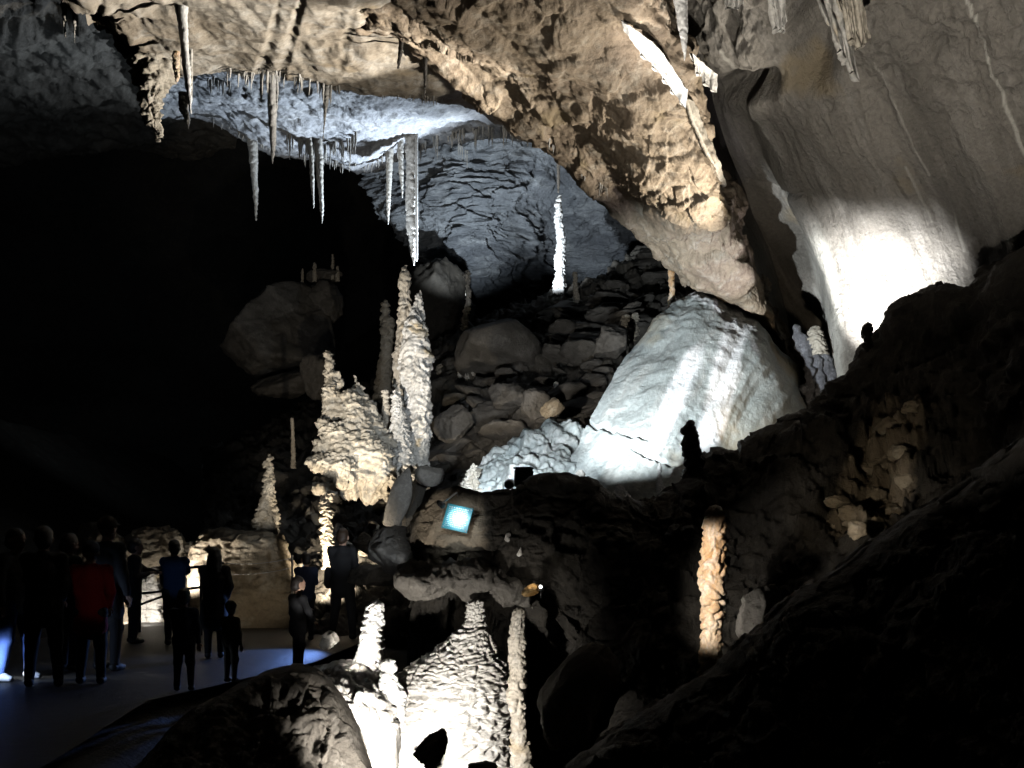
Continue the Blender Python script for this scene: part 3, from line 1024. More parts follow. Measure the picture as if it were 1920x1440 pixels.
SL = ['rubble_slope']
stalagmite('tall pale stalagmite with a rounded white tip, front one of the central pair', [(543, 788, 5), (552, 786, 10), (575, 781, 17), (600, 779, 22), (640, 777, 27), (690, 781, 31), (730, 782, 29), (760, 785, 26), (800, 785, 26), (845, 780, 25), (888, 776, 28)], M_calc, d=19.7, pop=(.065, 4.4), zs=1.3, nrow=220, nseg=90, depth=.9, extra=R_(.07, 1.7, 4))
stalagmite('tall tan stalagmite with a pointed spear tip, rear one of the central pair', [(496, 760, 3), (506, 760, 9), (525, 760, 13), (537, 759, 13), (541, 760, 10), (575, 762, 14), (620, 764, 18), (660, 757, 22), (720, 756, 23), (800, 757, 22), (880, 757, 25)], M_calct, d=20.2, pop=(.05, 5), zs=1.3, nrow=200, nseg=80, extra=R_(.06, 1.7, 4))
stalagmite('shorter grey ribbed stalagmite leaning on the left foot of the central pair', [(730, 742, 8), (738, 743, 12), (770, 746, 17), (810, 750, 20), (850, 756, 24), (892, 763, 30)], M_calc, d=19.4, pop=(.08, 4.6), nrow=140, nseg=80)
stalagmite('slim knobbly yellowish stalagmite between the tan cluster and the central pair', [(730, 722, 6), (740, 722, 8), (747, 724, 6), (775, 724, 9), (815, 728, 12), (850, 730, 14)], M_calct, d=19.6, pop=(.04, 6), nrow=90)

# the castle-like cluster
def castle():
    d0 = 19.4
    k = d0 / F
    def c(x0, y0, r0, x1, y1, r1, dd=0, sq=None):
        a, b = P(x0, y0, d0), P(x1, y1, d0)
        a[1] += dd
        b[1] += dd
        t = (a, b, r0 * k, r1 * k)
        return t + ((sq,) if sq else ())
    L = [c(615, 662, 8, 617, 700, 11), c(617, 700, 11, 622, 740, 18), c(622, 740, 18, 628, 785, 24),
         c(638, 700, 4, 640, 718, 7), c(666, 705, 4.5, 672, 730, 8), c(672, 730, 8, 690, 770, 18),
         c(660, 748, 20, 672, 800, 34, -.15), c(695, 770, 16, 705, 815, 22), c(612, 800, 14, 640, 822, 24, -.25),
         c(640, 820, 26, 690, 835, 30, -.35), c(704, 800, 16, 722, 826, 18, -.1), c(610, 838, 18, 640, 852, 22, -.35), c(655, 850, 24, 716, 858, 26, -.5),
         c(604, 872, 18, 650, 880, 30, -.6), c(660, 885, 24, 725, 890, 26, -.4), c(600, 915, 14, 720, 915, 20, -.2)]
    v, q = capsmesh(L, .024, k=.10, pad=.2)
    n = norms(v, q)
    h, off = popcorn(.075, 3.4, 1.4, .5, .5)(v, None, None)
    fl = np.clip((860 - (HY - (v[:, 2] - EYE) / v[:, 1] * F)) / -60, 0, 1)
    th = np.stack([v[:, 0] * 7, v[:, 1] * 7, v[:, 2] * .8], 1)
    h = h + .03 * fl * fbm(th, 3, kind=2) + .03 * fbm(v * 3, 4) + terr(.05, 5, .12)(v) * (1 - fl)
    v = v + n * h[:, None] + off
    o = mk('stalagmite_cluster', v, [q], M_calct)
    tag(o, 'castle-like tan stalagmite cluster with one tall spire and fluted skirts', 'stalagmite')


castle()

stalagmite('pale tapering ribbed stalagmite standing left behind the long boulder', [(850, 505, 5), (856, 505, 7), (868, 503, 9), (880, 506, 9), (905, 505, 12), (935, 502, 16), (965, 500, 21), (990, 499, 26), (1030, 498, 28)], M_calct, d=19.2, pop=(.075, 5.2), nrow=150, nseg=80)
stalagmite('short cream stalagmite with a flat knobbed top beside the standing person', [(920, 617, 7), (923, 617, 10), (930, 613, 9), (950, 612, 9), (957, 614, 11), (975, 612, 12), (1000, 613, 14), (1040, 616, 15)], M_calct, d=18.3, pop=(.07, 5.5), nrow=110)
stalagmite('dazzling white lumpy column standing in the middle of the rubble slope', [(366, 1048, 5), (378, 1046, 6), (400, 1049, 10), (412, 1046, 8), (430, 1050, 10), (455, 1052, 12), (480, 1051, 11), (500, 1051, 10), (520, 1050, 11), (545, 1048, 11)], M_white, land=SL, pop=(.075, 3.6), nrow=140, extra=R_(.05, 1.5, 3))
DCOL = (ray(SL, 1048, 545) or Vector((0, 33, 0))).y
stalagmite('small lumpy white stalagmite lit against the dark, left of the white column', [(505, 877, 4), (513, 876, 7), (530, 878, 7), (536, 877, 5), (548, 878, 7), (562, 877, 6), (575, 877, 7), (590, 872, 8)], M_calc, land=SL, pop=(.10, 4), d=33)
stalagmite('thin grey stalagmite just right of the dazzling white column', [(510, 1078, 5), (514, 1078, 6), (535, 1079, 6), (570, 1082, 8)], M_calct, land=SL, pop=(.05, 4))
stalagmite('thin dark post-like stalagmite with a pale tip on the dark slope', [(783, 547, 3), (788, 548, 4), (820, 549, 4), (852, 550, 5)], M_calct, land=SL, pop=(.02, 6), d=26)
stalagmite('small slim pale stalagmite leaning on the rubble below the mound crest', [(716, 1042, 4), (722, 1043, 6), (740, 1045, 6), (752, 1047, 7)], M_calc, land=SL, pop=(.03, 6))
stalagmite('tall dim grey stalagmite with a lumpy head behind the central pair', [(562, 722, 4), (568, 722, 8), (585, 722, 7), (600, 728, 14), (660, 724, 14), (720, 718, 18)], M_calct, land=SL, d=30, pop=(.08, 3))
stalagmite('dim bluish grey stalagmite between central pair and dark boulders', [(622, 888, 5), (630, 888, 8), (660, 886, 9), (690, 884, 12)], M_calc, land=SL, pop=(.06, 4))
stalagmite('stubby pale stump with a knob top right of the central pair', [(683, 864, 5), (688, 864, 7), (697, 863, 5), (712, 865, 8)], M_calc, land=SL, pop=(.05, 5))
stalagmite('round pale knob of calcite right of the central pair', [(682, 827, 5), (690, 827, 9), (698, 827, 7)], M_calct, land=SL, pop=(.07, 5), ext=14)
stalagmite('left stump of two fused tan stumps beside the mound crest', [(590, 1174, 6), (596, 1174, 9), (606, 1174, 11), (616, 1178, 15), (634, 1180, 18)], M_calct, land=SL, pop=(.06, 4.5))
stalagmite('right stump of two fused tan stumps beside the mound crest', [(586, 1192, 5), (592, 1192, 8), (606, 1191, 9), (620, 1188, 12), (634, 1186, 14)], M_calct, land=SL, pop=(.06, 4.5))
stalagmite('tiny grey stalagmite on the rubble left of the tan stumps', [(609, 1112, 4), (614, 1112, 6), (628, 1113, 7)], M_calct, land=SL, pop=(.04, 5))
stalagmite('slender orange column joining the arch foot to the slope', [(480, 1262, 12), (497, 1259, 8), (515, 1260, 6), (530, 1259, 7), (545, 1261, 6), (562, 1259, 8)], M_red, d=20.0, pop=(.03, 6), ext=60, name='column', cat='column')
stalagmite('black silhouetted stalagmite with a blunt head in front of the white mound', [(784, 1294, 7), (792, 1294, 13), (806, 1293, 16), (818, 1296, 17), (850, 1300, 18), (880, 1302, 21), (905, 1303, 30)], M_dark, d=13.3, pop=(.06, 4), ext=60)
stalagmite('small dark silhouetted stalagmite on the ridge against the white glare', [(606, 1627, 5), (612, 1627, 8), (630, 1627, 9), (648, 1626, 10), (665, 1622, 16)], M_dark, d=14.9, pop=(.04, 5), ext=50)
stalagmite('reddish amber stalagmite brightly lit on its left side in the dark', [(948, 1342, 12), (955, 1341, 20), (968, 1340, 23), (990, 1339, 23), (1030, 1338, 24), (1048, 1336, 22), (1060, 1336, 25), (1120, 1337, 23), (1180, 1336, 22), (1240, 1333, 23), (1290, 1335, 26)], M_red, d=10.2, pop=(.035, 7), nrow=200, nseg=90, zs=1.2, droop=.3, ext=120)
stalagmite('dazzling white stump-topped stalagmite beside the standing person', [(1126, 707, 9), (1130, 705, 16), (1145, 703, 18), (1175, 700, 21), (1205, 697, 24), (1240, 690, 30), (1262, 680, 42)], M_white, d=11.7, pop=(.03, 8), nrow=130, nseg=80)
stalagmite('large scaly white cone stalagmite with a blunt stump on top', [(1126, 892, 17), (1130, 891, 20), (1160, 891, 22), (1172, 890, 24), (1177, 888, 33), (1205, 880, 54), (1240, 864, 90), (1275, 848, 116), (1310, 835, 131), (1350, 824, 145), (1400, 815, 158), (1450, 808, 174)], M_calc, d=11.6, pop=(.05, 4.3), nrow=330, nseg=200, zs=2.3, fine=.45, droop=.8, depth=.8, ext=120, extra=terr(.03, 5.5, .35))
stalagmite('slim grey ringed column-like stalagmite just right of the scaly cone', [(1138, 974, 9), (1144, 973, 14), (1170, 971, 16), (1200, 971, 19), (1225, 972, 17), (1245, 971, 19), (1262, 971, 17), (1282, 969, 19), (1290, 968, 16), (1296, 968, 19), (1310, 969, 17), (1350, 972, 15), (1380, 973, 17), (1410, 975, 24)], M_calct, d=11.3, pop=(.03, 7), nrow=200, nseg=80, zs=1.4, droop=.3, ext=80)
stalagmite('small white stump on the left shoulder of the scaly cone', [(1236, 729, 10), (1240, 728, 15), (1256, 727, 12), (1272, 727, 17), (1300, 735, 26)], M_white, d=11.0, pop=(.03, 7), ext=60)
stalagmite('small white knobbly lump at the lower left edge of the scaly cone', [(1355, 682, 4), (1362, 682, 8), (1376, 684, 9), (1392, 690, 20)], M_white, d=10.5, pop=(.03, 8), ext=60)
stalagmite('slim bluish white stalagmite at the foot of the white mound', [(868, 1237, 3), (874, 1237, 6), (895, 1236, 6), (912, 1238, 9)], M_white, d=15.0, pop=(.03, 6), ext=30)
stalagmite('small white cone at the lower edge of the white mound', [(905, 1160, 3), (912, 1162, 10), (930, 1162, 22), (945, 1162, 30)], M_white, d=14.6, pop=(.04, 5), ext=30)
stalagmite('white lumpy stalagmite pair with bulbous heads left of the flowstone bank', [(866, 888, 6), (872, 888, 9), (882, 884, 14), (900, 882, 18), (918, 880, 22)], M_calct, d=15.9, pop=(.07, 5), ext=30)
stalagmite('grey round-headed post beside the hooded lamp', [(880, 1088, 5), (886, 1088, 10), (900, 1086, 12), (915, 1085, 12)], M_calc, d=14.9, pop=(.02, 6), ext=30)
for k, (x, y0, y1, w, w0) in enumerate(((590, 492, 512, 3.5, 0), (624, 476, 508, 3, 0), (633, 498, 512, 4, 0), (567, 503, 530, 3, 0))):
    stalagmite(('stubby dim stalagmite at the left end of the high ledge', 'tallest dim stalagmite on the high ledge in the dark hall', 'shortest dim stalagmite at the right end of the high ledge', 'dim stalagmite standing left below the high ledge')[k], [(y0, x, w * .6), (y0 + 4, x, w), (y1, x, w * 1.2)], M_calct, d=36, pop=(.03, 4), ext=16, nseg=24, nrow=40)

# ------------------------------------------------------------------ stalactites


def stalactite(label, prof, mat, d=None, roof=None, dd=0, pop=(.02, 6), zs=1.2, ext=26, name='stalactite', nseg=36, nrow=110, group=None, ribs=0, depth=1.0, cat='stalactite', droop=.3, flare=1.2):
    """prof: (py, cx, r) from the root down to the tip"""
    pf = sorted(prof)
    if d is None:
        h = ray(roof or ROOF, pf[0][1], pf[0][0])
        d = (h.y if h is not None else 18)
    d += dd
    rows = [(py, cx - r, cx + r, d) for py, cx, r in pf]
    if ext:
        py, cx, r = pf[0]
        rows.insert(0, (py - ext, cx - r * flare, cx + r * flare, d + .0))
    ex = (lambda v: ribs * np.cos((v[:, 2] + .04 * pn(v * 2)) * 40)) if ribs else None
    o = solid(name, rows, popcorn(pop[0], pop[1], zs, droop, .3, ex), mat, nseg=nseg, nrow=nrow, depth=depth, smooth_rows=1, origin=P(pf[0][1], pf[0][0], d))
    return tag(o, label, cat, group)


stalactite('long white tapering stalactite hanging at the far left of the ceiling edge', [(-40, 336, 20), (0, 339, 15), (40, 342, 10), (100, 347, 8), (150, 352, 7), (190, 356, 4), (212, 358, 1)], M_white, d=14.2, pop=(.012, 8))
stalactite('thin brown stalactite touching the right side of the long white one', [(118, 357, 4), (160, 359, 3), (190, 360, 1)], M_straw, d=14.6, pop=(.008, 8))
stalactite('bright white stalactite with twin stubs at the middle of the lip', [(142, 509, 11), (170, 510, 9), (220, 511, 8), (270, 512, 6), (295, 511, 3), (308, 511, 1)], M_white, roof=['ceiling'], pop=(.012, 8))
stalactite('short white stub hanging against the right of the bright stalactite', [(142, 519, 4), (175, 519, 3.5), (205, 518, 2.5), (210, 518, 1)], M_white, roof=['ceiling'], pop=(.01, 8))
stalactite('short white stub hanging left of the bright stalactite', [(150, 491, 4), (175, 490, 3), (192, 489, 1)], M_white, roof=['ceiling'], pop=(.01, 8))
stalactite('grey spear-shaped stalactite hanging over the black hall, leftmost of the long ones', [(262, 473, 11), (285, 475, 9), (330, 477, 7), (380, 480, 4), (413, 480, 1)], M_straw, roof=['inner_ceiling'], pop=(.02, 7))
stalactite('thin bluish stalactite close left of the long one under the straw shell', [(262, 580, 5), (300, 584, 5), (350, 586, 4), (390, 588, 1)], M_straw, roof=['inner_ceiling'], pop=(.015, 7))
stalactite('long grey stalactite hanging beneath the round shell of straws', [(262, 596, 9), (300, 598, 8), (350, 601, 6), (400, 604, 3), (419, 604, 1)], M_straw, roof=['inner_ceiling'], pop=(.015, 7))
stalactite('brown dark stalactite hanging in front of the round shell of straws', [(160, 612, 9), (190, 611, 6), (230, 608, 3), (262, 606, 1)], M_straw, roof=['ceiling'], pop=(.02, 7))
stalactite('slim grey stalactite left of the big ribbed one', [(275, 730, 9), (310, 730, 7), (360, 729, 5), (400, 728, 3), (421, 728, 1)], M_straw, d=25.5, pop=(.015, 7), ext=40)
stalactite('short grey stalactite hugging the big ribbed one', [(280, 751, 6), (320, 752, 5), (350, 754, 3), (371, 754, 1)], M_straw, d=25.3, pop=(.015, 7), ext=40)
stalactite('big ribbed white stalactite pointing down at the central stalagmite pair', [(255, 771, 12), (300, 772, 12), (380, 772, 12), (430, 773, 11), (470, 775, 7), (497, 776, 2)], M_white, d=25.0, pop=(.04, 5), zs=1.1, ext=40, nrow=180)
stalactite('smooth bright white straw fused to the right side of the ribbed stalactite', [(255, 781, 3), (400, 781, 3), (485, 781, 2.5), (490, 781, 1)], M_white, d=24.85, pop=(.004, 8), ext=40)
stalactite('thin white straw hanging straight above the dazzling column', [(270, 1046, 4), (300, 1047, 4), (350, 1047, 3), (362, 1047, 1.5)], M_white, d=24, pop=(.01, 8), ext=70)
stalactite('short white spike beneath the dark arch edge, larger of two', [(353, 1145, 5), (375, 1146, 4), (397, 1147, 1)], M_white, d=19.2, pop=(.01, 8), ext=40)
stalactite('short white spike beneath the dark arch edge, smaller of two', [(372, 1165, 3), (388, 1166, 2.5), (398, 1167, 1)], M_white, d=19.2, pop=(.01, 8), ext=40)
stalactite('blinding white stalactite hanging at the top beside the drapery', [(-60, 1270, 20), (0, 1276, 14), (40, 1280, 10), (80, 1283, 6), (104, 1284, 3), (114, 1283, 1)], M_white, d=13.0, pop=(.01, 6), ext=0)
stalactite('hanging brown carrot-shaped rock pendant with ribbed flanks at the left', [(92, 292, 48), (130, 290, 42), (170, 284, 32), (205, 282, 26), (235, 288, 19), (255, 296, 11), (268, 298, 4)], M_calct, d=16.6, pop=(.12, 2.6), zs=1.5, ribs=.008, ext=40, nrow=150, nseg=80)
stalactite('small bright orange stalactite beside the rock pendant', [(118, 331, 7), (135, 331, 6), (152, 332, 2)], M_red, d=15.8, pop=(.02, 8), ext=20)
stalactite('tiny orange tipped stalactite at the dark upper left rim', [(84, 222, 8), (95, 226, 5), (104, 229, 1)], M_red, d=16.5, pop=(.02, 8), ext=20)
stalactite('larger dim stalactite of the pair at the upper left', [(-10, 118, 6), (40, 121, 4), (73, 122, 1)], M_straw, d=15.5, pop=(.02, 7), ext=60)
stalactite('smaller dim stalactite of the pair at the upper left', [(20, 139, 4), (55, 140, 3), (80, 140, 1)], M_straw, d=15.5, pop=(.02, 7), ext=60)
stalactite('pointed grey stalactite right behind the rock pendant', [(205, 345, 9), (225, 352, 6), (243, 354, 1)], M_straw, d=18.5, pop=(.02, 7), ext=30)
stalactite('black thin stalactite in the shadow of the arch, left one', [(85, 752, 5), (105, 750, 4), (128, 746, 2)], M_dark, d=15.3, pop=(.01, 8), ext=20)
stalactite('black thin stalactite in the shadow of the arch, right one', [(118, 797, 5), (150, 797, 3), (182, 796, 1)], M_dark, d=15.6, pop=(.01, 8), ext=20)

# straws along the lips: one mesh per shape, an object each
STR = []
for k in range(8):
    r = np.random.default_rng(100 + k)
    t = np.linspace(0, 1, 9)
    wob = np.cumsum(r.normal(size=(9, 2)), 0) * .012
    rad = (1 - t)**r.uniform(.5, .9) * (1 + .12 * r.normal(size=9)) + .06
    th = np.linspace(0, 2 * np.pi, 9, endpoint=False)
    v = np.stack([rad[:, None] * np.cos(th) + wob[:, :1] / .1, rad[:, None] * np.sin(th) + wob[:, 1:] / .1, -t[:, None] + 0 * th], -1).reshape(-1, 3)
    o = mk('soda_straw', v, [gridquads(9, 9, True)], M_straw, origin=(0, 0, 0))
    STR.append(o.data)
    bpy.data.objects.remove(o)
NSTR = 0


def straws(path, n, ln, rad, surf, label, group, jit=4, d=None, dd=0):
    global NSTR
    path = np.array(path, float)
    seg = np.concatenate([[0], np.cumsum(np.linalg.norm(np.diff(path, axis=0), axis=1))])
    for i in range(n):
        s = random.uniform(0, seg[-1])
        px = np.interp(s, seg, path[:, 0])
        py = np.interp(s, seg, path[:, 1]) + random.uniform(-jit, jit)
        h = ray(surf, px, py)
        if h is None:
            h = ray(surf, px, py - 10)
            if h is None:
                if d is None:
                    continue
                h = Vector(P(px, py, d))
        dist = h.y + dd
        o = bpy.data.objects.new('soda_straw', random.choice(STR))
        C.objects.link(o)
        L = random.uniform(*ln) * random.uniform(.5, 1) / F * dist
        rr = random.uniform(*rad) / F * dist
        o.location = (h.x, dist, h.z + .05)
        o.scale = (rr, rr, L + .05)
        o.rotation_euler = (0, 0, random.uniform(0, 6))
        tag(o, label, 'stalactite', group)
        NSTR += 1


IC = ['inner_ceiling']
straws([(535, 248), (570, 266), (610, 272), (650, 262), (668, 250)], 54, (24, 56), (1.6, 3), IC, 'thin cream straw hanging in the round curtain under the inner ceiling shell', 'straws of the round shell')
straws([(560, 292), (620, 303), (690, 312), (712, 300)], 26, (8, 24), (1.2, 2.2), IC, 'short pale straw along the black-backed lower lip of the inner ceiling', 'straws along the inner lip')
straws([(712, 292), (760, 276), (800, 268)], 16, (12, 34), (1.4, 2.6), IC, 'pale straw in the fringe beside the big ribbed stalactite', 'straws beside the ribbed stalactite')
straws([(805, 262), (850, 250), (900, 240), (950, 240), (990, 250)], 56, (14, 46), (1.4, 2.8), IC, 'white glittering straw in the dense fringe right of the ribbed stalactite', 'straws of the right fringe')
straws([(860, 275), (880, 290)], 5, (20, 42), (1.5, 2.5), IC + ['back_wall'], 'longer pale straw hanging before the blue-lit back wall', 'straws before the back wall')
CE = ['ceiling']
straws([(420, 132), (470, 140), (560, 142), (640, 166)], 38, (14, 50), (1.6, 3.2), CE, 'brownish straw along the left half of the front ceiling lip', 'straws along the front lip')
straws([(690, 186), (730, 196), (780, 184), (840, 190)], 26, (7, 18), (1.2, 2.2), CE, 'short cream straw along the right half of the front ceiling lip', 'small straws along the front lip')
straws([(380, 146), (430, 150)], 8, (16, 46), (1.8, 3.2), CE + IC, 'brown stubby stalactite left of the twin-stub white stalactite', 'brown stubs near the left lip')
straws([(400, 222), (450, 252), (520, 284)], 14, (6, 16), (1.2, 2), IC, 'tiny grey straw on the sloping left rim of the inner ceiling', 'tiny straws on the left rim')
AR = ['ceiling_arch', 'ceiling']
straws([(1080, 318), (1120, 345), (1140, 352)], 8, (10, 24), (1.4, 2.2), AR, 'small dim straw beneath the dark underside of the arch', 'straws under the arch', d=19)
straws([(1028, 268), (1040, 270)], 3, (16, 26), (1.6, 2.4), AR, 'short white straw beside the straw above the dazzling column', 'straws above the column', d=24)


# ------------------------------------------------------------------ draperies at the top right
def drapery(label, top, bot, d0, d1, mat, nfold, amp, name='drapery', th=.05):
    n, m = 90, 60
    tp = cr(np.array(top, float), np.linspace(0, len(top) - 1, n))
    bt = cr(np.array(bot, float), np.linspace(0, len(bot) - 1, n))
    u = np.linspace(0, 1, n)
    t = np.linspace(0, 1, m)[:, None]
    px = tp[None, :, 0] * (1 - t) + bt[None, :, 0] * t
    py = tp[None, :, 1] * (1 - t) + bt[None, :, 1] * t
    dd = d0 + (d1 - d0) * u[None] + amp * np.sin(u[None] * nfold * 6.283 + 2 * t) * (0.25 + .75 * t) + .30 * t - .45
    v = PV(px.ravel(), py.ravel(), dd.ravel())
    q = gridquads(m, n)
    nn = norms(v, q)
    if np.mean(nn[:, 1]) > 0:
        nn, q = -nn, q[:, ::-1]
    v = v + nn * (.03 * fbm(v * 5, 4))[:, None]
    b = v - nn * th - np.array([0, 0, 0])
    b[:, 1] += th
    k = n * m
    idx = np.arange(k).reshape(m, n)
    loop = np.concatenate([idx[0, :], idx[1:, -1], idx[-1, -2::-1], idx[-2:0, 0]])
    l2 = np.roll(loop, -1)
    o = mk(name, np.concatenate([v, b]), [q, q[:, ::-1] + k, np.stack([loop, loop + k, l2 + k, l2], 1)], mat)
    return tag(o, label, 'drapery')


drapery('ribbed white drapery running diagonally down the right flank of the arch', [(1165, 38), (1200, 62), (1236, 92), (1262, 130), (1290, 172)], [(1172, 58), (1206, 104), (1238, 138), (1262, 172), (1286, 204)], 13.5, 14.7, M_white, 6, .03)
drapery('pale rippled curtain between the crevice and the black pocket', [(1298, 100), (1320, 120), (1346, 140)], [(1304, 128), (1324, 156), (1344, 174)], 14.2, 14.7, M_calc, 3, .05)
drapery('long thin tan curtain edge along the dark crevice of the arch', [(1288, 185), (1308, 240), (1335, 300), (1352, 340)], [(1302, 190), (1322, 240), (1348, 300), (1362, 350)], 15.0, 17.2, M_calct, 2, .05)
drapery('pale curtain hanging left of the round wall pocket', [(1428, -40), (1446, -30), (1468, -20)], [(1452, 30), (1462, 62), (1476, 40)], 12.4, 12.3, M_calc, 2, .06)
drapery('pale curtain hanging right of the round wall pocket', [(1530, -40), (1552, -30), (1575, -20)], [(1568, 70), (1590, 120), (1612, 150)], 12.3, 12.6, M_calc, 2, .07)
drapery('long fluted curtain right of the pocket beside its twin', [(1568, -40), (1590, -30), (1612, -20)], [(1594, 60), (1610, 90), (1632, 70)], 12.1, 12.1, M_calct, 3, .05)
drapery('small cream scalloped shelf at the top edge', [(1356, -40), (1375, -40), (1398, -40)], [(1360, 12), (1376, 17), (1394, 8)], 12.4, 12.4, M_calc, 2, .05)

# dark crumpled dripstone beside the white glare
def glossy():
    k = 19.0 / F
    r = random.Random(4)
    L = []
    for x0, y0, x1, y1, a, b in ((1505, 640, 1520, 700, 10, 9), (1520, 700, 1516, 770, 9, 7), (1528, 650, 1540, 720, 9, 8), (1540, 720, 1530, 790, 8, 6), (1545, 655, 1560, 715, 10, 8), (1510, 640, 1545, 655, 12, 12), (1485, 735, 1515, 730, 8, 8), (1483, 735, 1480, 752, 7, 6), (1560, 700, 1556, 740, 8, 6), (1515, 770, 1512, 810, 6, 4), (1500, 650, 1492, 615, 8, 5)):
        L.append((P(x0, y0, 19.0), P(x1, y1, 19.0), a * k, b * k))
    v, q = capsmesh(L, .022, k=.04, pad=.15)
    n = norms(v, q)
    v = v + n * (.05 * fbm(v * 4, 4, kind=2) + .03 * fbm(v * np.array([9, 9, 3]), 3))[:, None]
    m = rockmat('wet_dark_dripstone', (.16, .155, .16), (.10, .10, .11), (.3, .3, .32), 1, 5, rough=(.12, .4), bump=.9, bd=.04, bs=9)
    tag(mk('dripstone', v, [q], m), 'dark wet crumpled dripstone hanging left of the white glare', 'dripstone')


glossy()
stalagmite('fluted cream dripstone cap above the dark crumpled dripstone', [(612, 1530, 8), (620, 1528, 14), (640, 1532, 17), (655, 1538, 15)], M_calct, d=18.9, pop=(.03, 6), ext=10, name='dripstone', cat='dripstone')


# ------------------------------------------------------------------ boulders
def rk(label, px, py, d, w, h, seed, mat, dep=.9, rz=0, ry=0, rx=0, sub=5, rough=.075, planes=9, group=None, rnd=.018):
    s = d / F
    # a rock grows from the point it is seen at
    return rock('boulder', P(px, py, d), (w / 2 * s * 1.15, w / 2 * s * dep * 1.15, h / 2 * s * 1.15), seed, mat, rz, rx, ry, sub, planes, rough, rnd, label, group)


def body(label, rows, mat, d, f, depth=.8, power=2.4, nseg=160, nrow=130, name='boulder', cat='boulder', capr=.1, group=None):
    o = solid(name, [(y, a, b, d) for y, a, b in rows], f, mat, nseg=nseg, nrow=nrow, depth=depth, power=power, smooth_rows=4, capr=capr)
    return tag(o, label, cat, group)


bd_disp = D(R_(.12, .8, 5), R_(.05, 2.6, 4, 1), R_(.02, 7, 3))
body('long rounded tan boulder behind the railing, lit on its left face', [(990, 415, 480), (996, 388, 512), (1012, 366, 537), (1040, 352, 548), (1080, 346, 566), (1110, 344, 592), (1150, 344, 616), (1190, 346, 625)], M_tan, 18.2, bd_disp, depth=.45)
body('rounded dark tan boulder roofing the bright niche', [(988, 268, 312), (994, 250, 330), (1010, 238, 343), (1035, 236, 350), (1052, 246, 352), (1064, 268, 350)], M_tan, 18.9, bd_disp, depth=.5)
body('tan boulder forming the left jamb of the bright niche', [(984, 160, 190), (992, 152, 206), (1010, 150, 228), (1040, 150, 240), (1100, 156, 244), (1180, 160, 240)], M_tan, 18.7, bd_disp, depth=.5)
sheet('niche_flowstone', [
    [(190, 1020, 20.2), (250, 1020, 20.2), (300, 1020, 20.2), (350, 1020, 20.2), (400, 1020, 20)],
    [(190, 1080, 19.8), (250, 1080, 19.8), (300, 1080, 19.7), (350, 1080, 19.6), (400, 1080, 19.6)],
    [(190, 1140, 19.5), (250, 1140, 19.4), (300, 1140, 19.3), (350, 1140, 19.2), (400, 1140, 19.2)],
    [(190, 1190, 19.0), (250, 1190, 18.8), (300, 1190, 18.6), (350, 1190, 18.6), (400, 1190, 18.6)],
], 130, 110, lambda v, sx, sy: .10 * pn(np.stack([sx / 13, sy / 120, 0 * sx], 1)) + .08 * fbm(v * 1.4, 4) + .05 * fbm(v * 4, 4, kind=1), M_calct, back=(0, 1.2, 0), label='bright fluted flowstone at the back of the niche behind the railing', cat='flowstone', kind=None)
stalagmite('bright white fluted stalagmite inside the niche, larger of two', [(1062, 287, 9), (1068, 288, 13), (1100, 287, 15), (1140, 287, 17), (1166, 288, 20)], M_calc, d=18.9, pop=(.05, 6), ext=20)
stalagmite('bright white fluted stalagmite inside the niche, smaller of two', [(1085, 268, 5), (1092, 267, 8), (1120, 266, 11), (1166, 264, 14)], M_calc, d=18.8, pop=(.05, 6), ext=20)

rk('huge dark sloping boulder far back in the left hall', 520, 640, 36, 230, 170, 3, M_boul, ry=-.35, sub=6, planes=11, rough=.04)
rk('large flat dark boulder leaning under the huge one', 555, 715, 34, 130, 60, 9, M_boul, ry=-.2)
rk('grey boulder just left of the tan cluster spire', 592, 706, 31, 56, 72, 12, M_boul)
rk('dark upright rock at the lower left foot of the blue-lit wall', 822, 575, 37, 110, 150, 71, M_dark, planes=8)
rk('flat dark ledge rock carrying little stalagmites in the far hall', 610, 520, 36.4, 64, 22, 17, M_boul)
rk('dark rounded rock beneath the high ledge in the far hall', 606, 566, 36.2, 70, 74, 18, M_boul)
rk('blue-grey rounded boulder right of the central pair', 850, 795, 22.6, 66, 62, 21, M_boul, ry=.3)
rk('largest dark slab in the middle of the rubble slope', 930, 660, 28, 150, 115, 22, M_boul, planes=9, rough=.03)
rk('dark block above the largest slab on the slope', 950, 634, 28.6, 70, 44, 24, M_boul)
rk('dark rounded boulder behind the tan stumps', 1150, 640, 26, 76, 80, 25, M_boul)
rk('grey angular boulder below the largest slab', 955, 745, 24, 70, 70, 26, M_boul, planes=9)
rk('grey rounded boulder left of the small slim stalagmite', 1000, 762, 23, 58, 56, 27, M_boul)
rk('tan tilted slab below the small slim stalagmite', 1034, 768, 22, 56, 28, 28, M_tan, ry=-.6)
rk('leaning bluish grey slab standing upright below the central pair', 748, 938, 18.0, 36, 112, 31, M_boul, ry=.34, planes=8, rough=.02, dep=.6)
rk('dark leaning slab right of the upright bluish one', 778, 940, 18.3, 34, 120, 32, M_dark, ry=.3, planes=8, rough=.02, dep=.8)
rk('pale triangular slab wedged above the sign rock', 806, 890, 18, 48, 38, 33, M_boul, planes=7, rough=.02)
rk('narrow dark slab leaning on the left of the sign rock', 800, 960, 14.2, 16, 110, 34, M_boul, ry=.25, planes=8, rough=.02)
rk('broad bluish grey boulder left of the ledge below the sign', 745, 1040, 15.2, 105, 100, 36, M_boul, rough=.07, planes=12, ry=.3)
rk('low grey boulder behind the right leg of the standing person', 705, 1080, 15.6, 110, 50, 37, M_boul, rough=.07)
rk('grey sloping slab behind the shoulder of the standing person', 692, 1020, 16.8, 64, 30, 38, M_boul, ry=.45, rough=.05)
